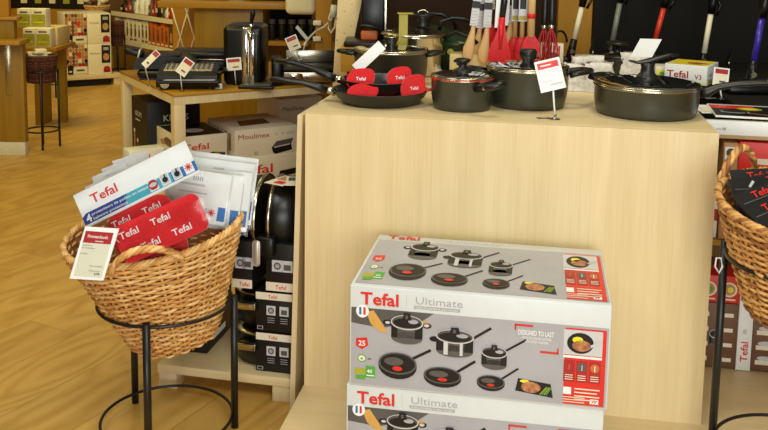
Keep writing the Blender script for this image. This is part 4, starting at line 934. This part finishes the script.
mb = MB(); mb.box(-.178, -.064, .068, -.168, .054, .113, 'satin', .002, TR(0, 0, 0, ry=R(14))); mb.obj('steel_trim', ho)
t = thing('raclette_grill', 'flat black appliance with thin silver line at the rear of the table', 'grill', tow(TB, .42, .73, TZ), TB[2]-R(28), 'grills on the display table')
mb = MB(); mb.box(-.16, -.10, 0, .16, .10, .07, 'black', .012); mb.obj('base', t); mb = MB(); mb.box(-.165, -.105, .078, .165, .105, .12, 'black', .014); mb.obj('upper_plate', t); MB().box(-.163, -.103, .070, .163, .103, .078, 'steel', .001).obj('silver_line', t)
# drinks tower
c = tow(TB, .66, .24, TZ); q = atz(243, 86, TZ); c = Vector((q.x, q.y+.10, TZ))
t = thing('beer_dispenser', 'tall black drinks tower with chrome tap column on the table', 'beer dispenser', c, R(0))
mb = MB(); mb.box(-.105, -.085, .0, .098, .17, .305, 'black', .030, seg=4); mb.obj('housing', t)
mb = MB(); mb.box(.030, -.112, .01, .062, -.086, .275, 'chrome', .008); mb.box(-.005, -.10, .01, .028, -.086, .30, 'chrome', .008); mb.box(.05, -.1, .01, .075, -.086, .26, 'black', .003); mb.obj('tap_column', t)
mb = MB(); mb.tube([(.036, -.10, .27), (.042, -.115, .30), (.048, -.12, .32)], .009, 'chrome', 12); mb.lathe([(.0, -.02), (.012, -.015), (.014, 0), (.014, .02), (.008, .03), (1e-4, .03)], 'chrome', 16, TR(.04, -.118, .25)); tapo = mb.obj('tap', t)
MB().tube([(.046, -.12, .315), (.05, -.125, .34), (.056, -.13, .372), (.058, -.132, .392)], [.007, .010, .013, .008], 'black', 12).obj('tap_handle', tapo)
mb = MB(); mb.box(-.01, -.20, 0, .165, -.088, .016, 'black', .005); mb.box(.0, -.19, .016, .15, -.10, .019, 'dgrey', .001); mb.obj('drip_tray', t)
# electric grill in steel
q = atz(305, 95, TZ)
t = thing('electric_griddle', 'stainless steel electric griddle with black ends behind the pan handles', 'griddle', tow(TB, .70, .03, TZ), R(8))
qq = aty(313, 80, 4.66); t.location = (qq.x, 4.66, TZ)
mb = MB(); mb.box(-.16, -.12, .02, .20, .13, .075, 'steel', .008); mb.box(-.13, -.126, .028, -.06, -.12, .065, 'chrome', .001); mb.obj('body', t)
mb = MB(); mb.box(-.16, -.13, .078, .21, .13, .098, 'bblack', .006); mb.obj('hot_plate', t)
mb = MB(); mb.box(-.14, .05, .098, .19, .06, .165, 'steel', .003); mb.box(-.14, -.08, .098, -.132, .05, .12, 'steel', .002); mb.box(.182, -.08, .098, .19, .05, .14, 'steel', .002); mb.obj('splash_guard', t)
mb = MB(); mb.box(-.215, -.13, .0, -.161, .13, .13, 'black', .012); mb.obj('end_block', t)
mb = MB(); mb.box(.201, -.13, .0, .25, .13, .11, 'black', .012); mb.cyl(.022, -.014, 0, 'steel', 18, TR(.12, -.121, .05, rx=R(90))); mb.obj('control_end', t)
# cards
def tcard(label, fpx, fpy, cpx, cpy, w, h, roll, tilt, yaw=0, style=1, dy=.03):
    b = atz(fpx, fpy, TZ+.0005); d = aty(cpx, cpy, b.y-dy); return price_card(label, b, d, w, h, roll, tilt, yaw, 'dred', style, basedisc=False)
tcard('price card leaning right in front of the waffle maker', 150, 86, 151, 59, .034, .095, R(-42), R(20), dy=.16)
tcard('price card leaning right in front of the silver ribbed grill', 182, 91, 185, 67, .055, .085, R(-34), R(15))
tcard('upright price card at the foot of the drinks tower', 236, 85, 234, 64, .075, .064, R(6), R(8))
b = aty(296, 60, 4.45); price_card('price card with red header standing on the steel griddle', (b.x, 4.64, TZ+.099), aty(293, 43, 4.64), .062, .075, R(24), R(10), 0, 'dred', 1, basedisc=False)
b = aty(299, 44, 4.85); price_card('narrow grey price card seen edge-on behind the griddle', (b.x-.02, 4.86, TZ+.001), aty(302, 33, 4.85), .02, .095, R(40), R(10), R(35), 'dred', 2, basedisc=False)
c = atz(216, 89, TZ)
t = thing('rating_sign', 'tiny white display block beside the silver ribbed grill', 'sign', c, R(4))
mb = MB(); mb.box(-.032, 0, 0, .03, .02, .026, 'white', .003); p = P2(mb, FRONT(0, -.0002, 0)); [p.rect(x, .006, x+.010, .020, 'dgrey', 1) for x in (-.022, -.006, .010)]; mb.obj('block', t)

# ------------------------------------------------------------------ wall utensils hanging behind the pots
UY = 3.28
t = thing('utensil_rail', 'steel rail with hooks from which the kitchen utensils hang', 'rail', (aty(510, 0, UY).x, UY+.05, 1.35))
MB().tube([(-.34, 0, 0), (.34, 0, 0)], .006, 'steel', 12).obj('bar', t)
for s in (-1, 1):
    MB().tube([(s*.33, 0, 0), (s*.33, .2, .0), (s*.33, .86, .0)], .006, 'steel', 10).obj('wall_arm', t)
def hang(name, label, px, pyb, Y, build, group, rz=0, tilt=0):
    c = aty(px, pyb, Y); t = thing(name, label, 'utensil', (c.x, Y, c.z), rz, group, (0, tilt, rz)); build(t, 1.355-c.z); MB().tube([(0, 0, 1.345-c.z), (0, (UY+.05-Y)*.5, 1.372-c.z), (0, UY+.05-Y, 1.357-c.z)], .003, 'steel', 8).obj('hook', t); return t
def b_spoon(t, hz, sleeve=True):
    mb = MB(); mb.tube([(0, 0, 0), (0, 0, .02), (0, 0, .05), (.003, 0, .08), (.006, 0, .12), (.006, 0, hz-.02)], [.008, .019, .0215, .015, .0085, .0075], 'spoonwood', 12, flat=[.4, .4, .4, .5, .9, .9], up=(0, 1, 0)); mb.obj('spoon', t)
    mb = MB(); mb.box(-.009, -.011, .135, .019, -.009, hz-.02, 'lgrey', .0005, None, 1); p = P2(mb, FRONT(0, -.0113, 0))
    for k in range(14): p.rect(-.006, .142+.011*k, .016-.004*(k % 3), .145+.011*k, 'grey', 1)
    p.rect(-.009, .20, .019, .225, 'bblack', 2)
    mb.obj('card_sleeve', t)
def b_spat(t, hz):
    out = [(-.036, .004), (-.030, 0), (.036, .006), (.041, .012), (.040, .030), (.030, .062), (.021, .092), (.015, .118), (.012, .140), (-.012, .140), (-.014, .118), (-.021, .094), (-.032, .066), (-.040, .036), (-.041, .014)]
    mb = MB(); mb.prism(out, -.005, .005, 'redsil', FRONT(0, 0, 0)); mb.tube([(0, 0, .05), (0, 0, .10), (0, 0, .165)], [.007, .011, .0125], 'redsil', 12); mb.obj('blade', t)
    MB().tube([(0, 0, .16), (.004, 0, .22), (.008, 0, hz)], [.011, .012, .010], 'bakelite', 12).obj('handle', t)
    mb = MB(); mb.box(-.024, .008, .125, -.004, .010, .33, 'white', .0005, None, 1); mb.box(.006, .008, .135, .024, .010, .33, 'lgrey', .0005, None, 1); mb.obj('card_sleeve', t)
def b_silspoon(t, hz):
    mb = MB(); mb.tube([(0, 0, 0), (0, 0, .015), (0, 0, .045), (0, 0, .075), (0, 0, .09)], [.012, .026, .028, .018, .009], 'redsil', 14, flat=.5, up=(0, 1, 0)); mb.obj('bowl', t)
    MB().tube([(0, 0, .085), (0, 0, hz)], .0085, 'spoonwood', 12).obj('handle', t)
    mb = MB(); mb.box(-.016, -.011, .145, .016, -.009, hz-.01, 'lgrey', .0005, None, 1); P2(mb, FRONT(0, -.0113, 0)).rect(-.012, .19, .010, .26, 'bblack', 1).rect(-.014, .15, .012, .165, 'olive', 1); mb.obj('card_sleeve', t)
def b_brush(t, hz):
    mb = MB(); mb.prism([(-.030, 0), (.030, 0), (.033, .03), (.028, .052), (.014, .072), (-.014, .072), (-.028, .052), (-.033, .03)], -.008, .008, 'redsil', FRONT(0, 0, 0)); mb.obj('head', t)
    mb = MB(); mb.tube([(0, 0, .07), (0, 0, hz)], .0135, 'spoonwood', 14); o = mb.obj('handle', t)
    MB().tube([(0, 0, .135), (0, 0, .152)], .0155, 'redsil', 14).obj('red_band', t)
def b_whisk(t, hz):
    for k in range(5):
        a = PI*k/5; pts = []
        for i in range(17):
            q = 2*PI*(i/16); r_ = .026*math.sin(q/2)*(1 if i <= 16 else 1)
        pts = [(.026*math.sin(PI*i/16)**.8*math.cos(a)*(1), .026*math.sin(PI*i/16)**.8*math.sin(a), .12-.12*math.sin(PI*i/32)) for i in range(17)]
        pts2 = [(-x, -y, z) for x, y, z in pts[::-1]]
        MB().tube(pts+pts2[1:], .0022, 'dred', 6).obj('wire', t)
    MB().tube([(0, 0, .115), (0, 0, .15), (0, 0, hz)], [.008, .012, .011], 'bakelite', 12).obj('handle', t)
    MB().tube([(0, 0, .115), (0, 0, .128)], .011, 'chrome', 12).obj('collar', t)
SG = 'wooden spoons with printed sleeves'
for i, (px, pb, Y, tl, lab) in enumerate(((467, 62, 3.26, 6, 'wooden spoon in a printed sleeve, leftmost of the hanging row'), (474, 64, 3.30, 5, 'second wooden spoon in a printed sleeve from the left'), (483, 64, 3.25, 2, 'third wooden spoon in a printed sleeve, just left of the red spatula'),
        (506, 58, 3.36, 3, 'wooden spoon behind the red spatula with grey printed sleeve'))):
    hang('wooden_spoon', lab, px, pb, Y, b_spoon, SG, 0, R(tl))
hang('spatula', 'broad red silicone spatula with black handle hanging in front', 499, 63, 3.20, b_spat, None, R(-4), R(2))
hang('silicone_spoon', 'red silicone spoon partly hidden left of the broad red spatula', 489, 48, 3.33, b_silspoon, 'red silicone spoons with wooden handles')
hang('silicone_spoon', 'red silicone spoon with wooden handle just right of the broad red spatula', 514, 60, 3.31, b_silspoon, 'red silicone spoons with wooden handles')
hang('silicone_spoon', 'red silicone spoon with wooden handle next to the thick red-banded handle', 521, 61, 3.25, b_silspoon, 'red silicone spoons with wooden handles')
hang('silicone_spatula', 'red silicone head on a thick wooden handle with red band', 530, 56, 3.20, b_brush, None)
hang('whisk', 'red wire whisk with black handle, left of the two', 543, 60, 3.28, b_whisk, 'red whisks')
hang('whisk', 'red wire whisk with black handle, right of the two', 550, 60, 3.26, b_whisk, 'red whisks')
c = aty(551, 62, 3.42)
t = thing('striped_carton', 'small cream carton with red stripes behind the red whisks', 'box', (c.x-.01, 3.42, CT), R(-9))
mb = MB(); mb.box(-.05, 0, 0, .055, .05, .115, 'cream', .001); p = P2(mb, FRONT(0, -.0002, 0))
for k in range(5): p.rect(-.045+.02*k, .005, -.038+.02*k, .108, 'red', 1)
p.ell(.01, .07, .03, .012, 'brown', 2); mb.obj('carton', t)
c = aty(562, 48, 3.9)
tag(MB().tube([(.03*math.cos(a*.3)*1.0, 0, .05*math.sin(a*.3)+.02) for a in range(0, 18)]+[(.02, 0, -.06), (.01, 0, -.25)], .005, 'black', 8).obj('black_cable', None, Vector((c.x, 3.95, c.z))), 'black cable loop hanging on the brown wall right of the whisks', 'cable')

# ------------------------------------------------------------------ far background
DY = 6.4
xa = aty(160, 4, DY).x; xb = aty(308, 4, DY).x; zt = aty(230, 3, DY).z; xp0 = aty(194.5, 40, DY).x; xp1 = aty(263, 40, DY).x
t = thing('service_desk', 'high wooden service desk with thick top and plain pedestal behind the table', 'desk', (xa, DY, 0))
MB().box(0, -.08, zt-.035, xb-xa, .6, zt+.012, 'oakX', .003).obj('desktop', t)
MB().box(xp0-xa, 0, 0, xp1-xa, .5, zt-.035, 'oakZ', .002).obj('pedestal', t)
MB().box(xp1-xa+.002, .3, 0, xb-xa-.01, .5, zt-.27, 'oakZ').obj('lower_panel', t); MB().box(xp1-xa+.002, .45, zt-.27, xb-xa-.01, .5, zt-.036, 'dark').obj('back_panel', t)
MB().box(xp1-xa+.002, .0, zt-.30, xb-xa, .5, zt-.27, 'oakX').obj('shelf_board', t)
for k in range(5):
    c = aty(270+8.5*k, 26, DY+.12); t = thing('dark_jar', 'dark glass jar on the shelf inside the service desk', 'jar', (xp1+.05+k*.072, DY+.12, zt-.269), 0, 'dark jars in the service desk')
    MB().lathe([(1e-4, 0), (.028, 0), (.030, .006), (.030, .10), (.026, .115), (1e-4, .116)], 'bblack', 20).obj('jar_body', t); MB().cyl(.027, .116, .150, 'dgrey', 20).obj('lid', t)
random.seed(4)
for k, (px, w, h, m, lab) in enumerate(((212, .20, .12, 'bblack', 'dark appliance at the left on the service desk'), (236, .12, .10, 'white', 'small white box on the service desk'), (262, .22, .14, 'bblack', 'dark appliance in the middle on the service desk'), (290, .18, .12, 'bblack', 'dark appliance at the right on the service desk'))):
    c = aty(px, 2, DY+.1); t = thing('desk_item', lab, 'appliance', (c.x, DY+.12, zt+.0125)); mb = MB(); mb.box(-w/2, 0, 0, w/2, .2, h, m, .015); mb.box(-w*.3, .03, h, w*.3, .17, h+.02, 'dgrey', .004); mb.obj('housing', t)
# posts, cables and hanging cream thing right of the desk
c = aty(322, 30, 5.6)
t = thing('post', 'pale wooden post with white cable clamps right of the desk', 'post', (c.x, 5.6, 0))
MB().box(-.04, 0, 0, .06, .08, 1.4, 'ochre', .002).obj('upright', t)
for z in (c.z+.03, c.z-.07): MB().box(-.055, -.02, z, -.005, -.001, z+.03, 'white', .003).obj('clamp', t)
mb = MB(); pc = lambda px, py, y: tuple(aty(px, py, y))
mb.tube([pc(304, 45, 5.2), pc(309, 38, 5.3), pc(316, 31, 5.45), pc(324, 27, 5.55), pc(331, 20, 5.5), pc(335, 12, 5.5)], .006, 'white', 8)
mb.tube([pc(333, 6, 5.5), pc(329, 18, 5.5), pc(328, 28, 5.5), pc(331, 33, 5.5), pc(335, 27, 5.5), pc(336, 16, 5.5)], .006, 'white', 8); o = mb.obj('white_cable'); tag(o, 'white cable looping by the pale post', 'cable')
mb = MB(); mb.tube([pc(334, 5, 5.48), pc(333, 17, 5.48)], .02, 'white', 10); tag(mb.obj('cable_plug'), 'white plug end hanging at the top of the cable', 'plug')
px_ = c.x; c = aty(318, 5, 5.65)
t = thing('cream_bag', 'pale cream rounded bag hanging at the right end of the desk', 'bag', (px_-.132, 5.645, c.z-.06))
mb = MB(); mb.box(-.10, -.04, 0, .09, .04, .30, 'ivory', .035, seg=4); mb.obj('bag', t)
c0 = aty(294, 20, 7.6)
# lattice rack
t = thing('lattice_rack', 'wooden rack with white crossed rods left of the desk pedestal', 'rack', (aty(172, 20, 7.1).x, 7.1, 0))
w = .34
MB().box(.0, .02, 0, w, .05, 1.2, 'ochre').obj('back_board', t)
zz = aty(175, 48, 7.1).z
for k in range(3):
    for s in (-1, 1):
        x = .01+.11*k+(.11 if s < 0 else 0); MB().tube([(x, -.0+.004*s, zz-.1), (x+s*.15, .004*s, zz+.42)], .006, 'white', 6).obj('crossed_rod', t)
# far shelving with books/boxes
FS = (aty(112, 30, 9.8).x, 9.8, R(-48))
def fx(px, py, yl=0): return atf(FS, px, py, yl)
x1, z1 = fx(112, 10); x2, z2 = fx(178, 22)
x3, z3 = fx(115, 39); x4, z4 = fx(165, 52)
t = thing('far_shelving', 'far wooden shelving with white edge strips behind the table', 'shelf', tow(FS, x1, 0, 0), FS[2])
WS = x2-x1+.15
MB().box(0, .3, 0, WS, .34, 1.9, 'wallf').obj('back_panel', t)
za = z1-.02; zb = z3
for z in (za, zb): MB().box(0, 0, z-.03, WS, .3, z, 'oakX').obj('shelf_board', t); MB().box(0, -.012, z-.035, WS, -.001, z+.012, 'cream').obj('edge_strip', t)
MB().box(0, .0, 0, WS, .29, zb-.031, 'oakZ').obj('base_cabinet', t)
random.seed(12); x = x1+.02; k = 0
cols = ['cream', 'cream', 'cream', 'white', 'cream', 'cream', 'white', 'cream', 'cream', 'orange', 'orange', 'orange', 'orange', 'orange', 'brown', 'brown', 'brown', 'bblack', 'brown', 'bblack', 'brown', 'bblack']
names = ['pale box with dark figure on the far shelf', 'orange box on the far shelf', 'brown or black box at the right of the far shelf']
while x < x1+WS-.1:
    c = cols[min(k, len(cols)-1)]; w = random.uniform(.075, .105); h = random.uniform(.21, .25)
    t = thing('far_box', {'cream': 'pale box with dark figure on the far shelf', 'white': 'pale box with dark figure on the far shelf', 'orange': 'orange box with pale band on the far shelf', 'brown': 'dark brown box toward the right of the far shelf', 'bblack': 'dark brown box toward the right of the far shelf'}[c], 'box', tow(FS, x, .02, zb+.001), FS[2], 'boxes standing on the far shelf' + (' pale' if c in ('cream', 'white') else ' orange' if c == 'orange' else ' dark'))
    mb = MB(); mb.box(0, 0, 0, w-.004, .2, h, c, .001); p = P2(mb, FRONT(0, -.0006, 0), .002); p.ell(w/2, h*.45, w*.22, h*.22, 'brown' if c != 'brown' else 'tan', 1); p.ell(w/2, h*.75, w*.15, h*.08, 'dgrey' if c != 'bblack' else 'tan', 1); p.rect(w*.15, h*.08, w*.8, h*.16, 'cream' if c != 'cream' else 'brown', 1); mb.obj('carton', t); x += w; k += 1
x = x1+.03; k = 0
while x < x1+WS-.1:
    w = random.uniform(.07, .13); h = random.uniform(.12, .26); m = random.choice(['bblack', 'bblack', 'brown', 'dgrey', 'dred', 'white'])
    t = thing('bottle', 'bottle on the upper far shelf', 'bottle', tow(FS, x+w/2, .12, za+.001), FS[2], 'mixed bottles on the upper far shelf')
    mb = MB(); mb.lathe([(1e-4, 0), (w*.42, 0), (w*.45, .01), (w*.42, h*.6), (w*.16, h*.78), (w*.16, h), (1e-4, h)], m, 18); P2(mb, FRONT(0, -w*.45, 0), .001).rect(-w*.2, h*.2, w*.2, h*.4, 'cream', 1); mb.obj('bottle_body', t); x += w; k += 1
# big display boxes
BD = (aty(57, 60, 8.6).x, 8.45, R(30))
p0 = tow(BD, 0, 0, 0)
c0 = aty(66, 72, 8.6); x1, z1 = atf(BD, 66, 76, 0); x2, z2 = atf(BD, 88, 72, 0); x3, _ = atf(BD, 112, 67, 0); _, z4 = atf(BD, 66, 14, 0)
zp = z1
t = thing('box_platform', 'low wooden platform under the four large appliance boxes', 'platform', tow(BD, x1-.12, -.04, 0), BD[2])
MB().box(0, 0, zp-.04, x3-x1+.2, .55, zp, 'edge', .002).obj('platform_top', t)
for a in (.0, x3-x1+.13): MB().box(a, .01, 0, a+.07, .5, zp-.041, 'edge').obj('foot', t)
MB().box(.09, .04, 0, x3-x1+.10, .45, zp-.042, 'dark').obj('shade_block', t)  # solid dark block, its colour stands in for the shade under the platform
hb = (z4-zp)/2
def d_collage(p, w, h):
    random.seed(8)
    for i in range(7):
        for j in range(6): p.ell(w*(.07+i*.145), h*(.34+.12*j), w*.08, h*.07, random.choice(['brown', 'tan', 'meat', 'meat', 'dred', 'bblack', 'tan', 'brown', 'cream']), 1+(i+j) % 3)
    p.rect(w*.30, h*.06, w, h*.28, 'cream', 5); p.ell(w*.62, h*.66, w*.10, h*.08, 'red', 4); p.poly([(w*.08, h*.03), (w*.32, h*.03), (w*.34, h*.28), (w*.2, h*.36), (w*.06, h*.28)], 'bblack', 6); p.rect(w*.13, h*.1, w*.26, h*.15, 'cream', 7); p.rect(w*.48, h*.13, w*.85, h*.19, 'dgrey', 7)
def d_face(p, w, h):
    p.text('Moulinex', w*.1, h*.66, h*.09, 'dgrey', 2, .0, w=w*.40); p.rect(w*.58, h*.36, w*.95, h*.95, 'bblack', 1); p.ell(w*.77, h*.56, w*.13, h*.12, 'tan', 2); p.rect(w*.66, h*.78, w*.88, h*.88, 'grey', 2); p.ell(w*.80, h*.16, w*.15, h*.10, 'dred', 1); p.rect(w*.65, h*.05, w*.95, h*.12, 'dred', 1)
for i in range(2):
    for j in range(2):
        xa_, xb_ = ((x1, x2), (x2, x3))[i]
        lab = ('collage-printed' if i == 0 else 'cream-faced')+' large appliance box, '+('lower' if j == 0 else 'upper')+' of its stack far left'
        t = thing('appliance_box', lab, 'box', tow(BD, xa_+.004, 0, zp+.001+j*hb), BD[2], 'large appliance boxes on the far platform')
        mb = MB(); w = xb_-xa_-.008; mb.box(0, 0, 0, w, .4, hb-.002, 'cream', .002); (d_collage if i == 0 else d_face)(P2(mb, FRONT(0, -.0006, 0), .0012), w, hb); mb.obj('carton', t)
# green boxes, wooden display, baskets at the far left
GY = 6.6
zg = aty(34, 47, GY).z
t = thing('tiered_display', 'wooden tiered display carrying the green boxes', 'display', (aty(24, 50, GY).x, GY, 0))
gw = aty(57, 50, GY).x-aty(24, 50, GY).x
MB().box(0, -.02, zg-.03, gw, .4, zg, 'oakX', .002).obj('top_board', t); MB().box(0.02, .12, 0, .08, .3, zg-.03, 'oakZ').obj('support', t); MB().box(gw-.1, .25, 0, gw-.04, .31, zg-.03, 'oakZ').obj('support', t)
zu = aty(34, 27.5, GY+.12).z
MB().box(0, .12, zg, gw*.85, .38, zu, 'warmcream', .002).obj('upper_tier', t)
def d_green(p, w, h): p.rect(w*.04, h*.04, w*.96, h*.70, 'lime', 1); p.rect(w*.2, h*.78, w*.75, h*.86, 'dgrey', 1); p.rect(w*.15, h*.25, w*.8, h*.30, 'yellow', 2); p.ell(w*.6, h*.45, w*.18, h*.10, 'olive', 2)
for j in range(2):
    for i in range(2):
        yy = GY+(.0 if j == 0 else .13); zb_ = zg+.001 if j == 0 else zu+.001
        pa, pb_ = ((23, 36), (36, 51))[i] if j == 0 else ((18, 32), (32, 47))[i]
        xx = aty(pa, 40, yy).x; xw = aty(pb_, 40, yy).x-xx-.004; hh = aty(36, 28.5 if j == 0 else 9, yy).z-zb_
        t = thing('green_box', '%s yellow-green and white box in the %s tier far left' % (('left', 'right')[i], ('front', 'rear')[j]), 'box', (xx, yy, zb_), 0, 'yellow-green boxes on the tiered display')
        mb = MB(); mb.box(0, 0, 0, xw, .1, hh, 'cream', .002); d_green(P2(mb, FRONT(0, -.0006, 0), .0012), xw, hh); mb.obj('carton', t)
def small_basket(label, px, pytop, pxw, pybot, Y, floorstand=True, mats=('maroon', 'maroon', 'brown')):
    c = aty(px, pytop, Y); zb_ = aty(px, pybot, Y).z; r = aty(px+pxw/2, pytop, Y).x-c.x; h = c.z-zb_
    t = basket('wicker_basket', label, (c.x, Y, zb_), (0, 0, 0), r, r*.72, h, (), int(px), mats=mats)
    if floorstand:
        s = thing('basket_stand', 'thin black iron stand under the '+label, 'stand', (c.x, Y, 0))
        rr = r*.9+.012
        for k in range(4): MB().tube([(rr*math.cos(R(20+90*k)), rr*math.sin(R(20+90*k)), 0), (rr*math.cos(R(20+90*k)), rr*math.sin(R(20+90*k)), zb_+h*.5)], .008, 'iron', 8).obj('leg', s)
        MB().tube([(rr*math.cos(a*PI/12), rr*math.sin(a*PI/12), zb_+h*.45) for a in range(24)], .006, 'iron', 8, True).obj('upper_ring', s)
        MB().tube([(rr*math.cos(a*PI/12), rr*math.sin(a*PI/12), .12) for a in range(24)], .006, 'iron', 8, True).obj('lower_ring', s)
    return c, r
c, r = small_basket('maroon woven basket below the green boxes', 40, 56, 32, 82, 6.0)
random.seed(9)
tag((lambda mb: [mb.box(-.02, -.03, 0, .05, .03, .012, 'cream', .003, TR(random.uniform(-r*.5, r*.5), random.uniform(-r*.5, r*.5), .004+.007*k, rz=random.uniform(0, 3), rx=random.uniform(-.1, .1))) for k in range(9)] and mb.obj('wrapped_sachets', None, Vector((c.x, 6.0, c.z-.03))))(MB()), 'cream sachets heaped in the maroon basket', 'sachets')['kind'] = 'stuff'
small_basket('dark maroon basket between green boxes and collage boxes', 54, 30, 16, 46, 8.0)
small_basket('dark maroon basket right of the cream-faced boxes', 117, 22, 13, 46, 8.95)
c, r = small_basket('pale straw basket heaped with cream goods', 97, 6, 24, 14, 9.25, True, ('w1', 'w2', 'w3'))
mb = MB()
for k in range(14): mb.lathe([(1e-4, -.03), (.03, -.02), (.04, 0), (.03, .02), (1e-4, .03)], 'cream' if k % 3 else 'brown', 10, TR(random.uniform(-r*.8, r*.8), random.uniform(-r*.6, r*.6), .02+random.uniform(0, .06)))
o = tag(mb.obj('bread_rolls', None, Vector((c.x, 9.25, c.z))), 'cream and brown goods heaped in the far straw basket', 'goods'); o['kind'] = 'stuff'
# dark long counter at the far top-left
ca = aty(15, 8, 10.2); cb = aty(86, 6, 10.2)
t = thing('far_counter', 'ochre far counter with black front band at the top left', 'counter', (ca.x-.2, 10.2, 0))
MB().box(0, 0, 0, cb.x-ca.x+.3, .5, ca.z, 'ochre').obj('body', t); MB().box(0, -.02, ca.z, cb.x-ca.x+.3, .5, ca.z+.4, 'bblack', .01).obj('black_upper_band', t)
mb = MB()
for k in range(6): mb.box(.28+k*.16, -.03, ca.z+.06, .28+k*.16+.07, -.021, ca.z+.14, 'cream' if k % 2 == 0 else 'lime')
mb.obj('stickers', t)
# wooden pillar with shelves at the left edge
PY = 5.75; px0 = -3.2; px1 = aty(26, 150, PY).x
t = thing('wooden_pillar', 'ochre wooden end panel with white plinth and bracket shelf at the left edge', 'pillar', (px0, PY, 0))
zpl = aty(13, 142, PY).z; w = px1-px0
ztop = aty(13, 20, PY).z
MB().box(0, 0, zpl, w, .05, aty(20, 42, PY).z, 'oakZ', .002).obj('panel', t); MB().box(-.0, -.004, 0, w-.004, .045, zpl-.001, 'plinth', .002).obj('plinth', t)
z1 = aty(16, 45, PY-.1).z; MB().box(0, -.12, z1, w+.03, .05, z1+.028, 'oakX', .002).obj('bracket_shelf', t)
z2 = aty(10, 20, PY).z; MB().box(0, .0, z1+.028, w-.05, .05, z2, 'oakZ', .002).obj('upper_block', t); MB().box(0, -.02, z2, w-.02, .06, z2+.02, 'oakX', .002).obj('upper_board', t)
MB().box(0, .05, z2+.02, w-.10, .09, z2+.7, 'ochre', .002).obj('upper_panel', t)
bxp = aty(8, 60, PY).x-px0
mb = MB(); mb.box(bxp-.02, -.006, z1-.34, bxp+.02, -.001, z1-.001, 'steel', .001); mb.prism([(0, 0), (.16, 0), (.0, -.20)], -.003, .003, 'steel', Matrix(((0, 0, 1, bxp), (-1, 0, 0, 0), (0, 1, 0, z1-.002), (0, 0, 0, 1)))); mb.obj('bracket', t)

# ------------------------------------------------------------------ light
def area(name, loc, size, power, col, rot=(0, 0, 0), sy=None):
    l = bpy.data.lights.new(name, 'AREA'); l.energy = power; l.color = col; l.size = size
    if sy: l.shape = 'RECTANGLE'; l.size_y = sy
    o = bpy.data.objects.new(name, l); COL.objects.link(o); o.location = loc; o.rotation_euler = rot; return o
area('ceiling_and_fill_light', (.5, .2, 2.9), 1.4, 42, (1, 1, .93), (R(25), 0, 0), 1.0)
area('front_fill', (.5, -2.2, 1.25), 2.4, 100, (.97, 1, 1), (R(91), 0, R(2)), 1.7)  # unseen soft fill added behind the camera to light the counter front evenly
area('ceiling_and_fill_light', (-1.1, 1.5, 2.9), 1.0, 26, (1, .97, .86), (R(8), 0, 0))
area('ceiling_and_fill_light', (.8, 2.8, 2.9), .5, 14, (1, .90, .60))
area('ceiling_and_fill_light', (-2.0, 3.2, 2.6), 1.0, 27, (1, .78, .14), (R(66), 0, R(8)))  # tilted fill added to brighten upright background surfaces more than the floor
area('ceiling_and_fill_light', (-1.8, 4.9, 2.9), 1.0, 14, (1, .78, .16))
area('ceiling_and_fill_light', (-3.0, 6.6, 2.7), 1.2, 50, (1, .80, .22), (R(50), 0, R(8)))
w = bpy.data.worlds.new('World'); scene.world = w; w.use_nodes = True
w.node_tree.nodes['Background'].inputs[0].default_value = (1, .94, .78, 1); w.node_tree.nodes['Background'].inputs[1].default_value = .2

# ------------------------------------------------------------------ camera
cam = bpy.data.cameras.new('Camera'); co = bpy.data.objects.new('Camera', cam); COL.objects.link(co)
cam.sensor_width = 36; cam.lens = F/768*36; cam.shift_x = 0; cam.shift_y = (CY-215)/768
fwd = Vector((0, math.cos(TH), -math.sin(TH))); right = Vector((1, 0, 0)); up = right.cross(fwd)
c_, s_ = math.cos(RO), math.sin(RO)
rt = right*c_+up*s_; uu = -right*s_+up*c_
m = Matrix((rt, uu, -fwd)).transposed().to_4x4(); m.translation = (0, 0, H); co.matrix_world = m
scene.camera = co
vs = scene.view_settings; vs.view_transform = 'Standard'; vs.look = 'None'; vs.exposure = 0; vs.gamma = 1; vs.use_curve_mapping = False
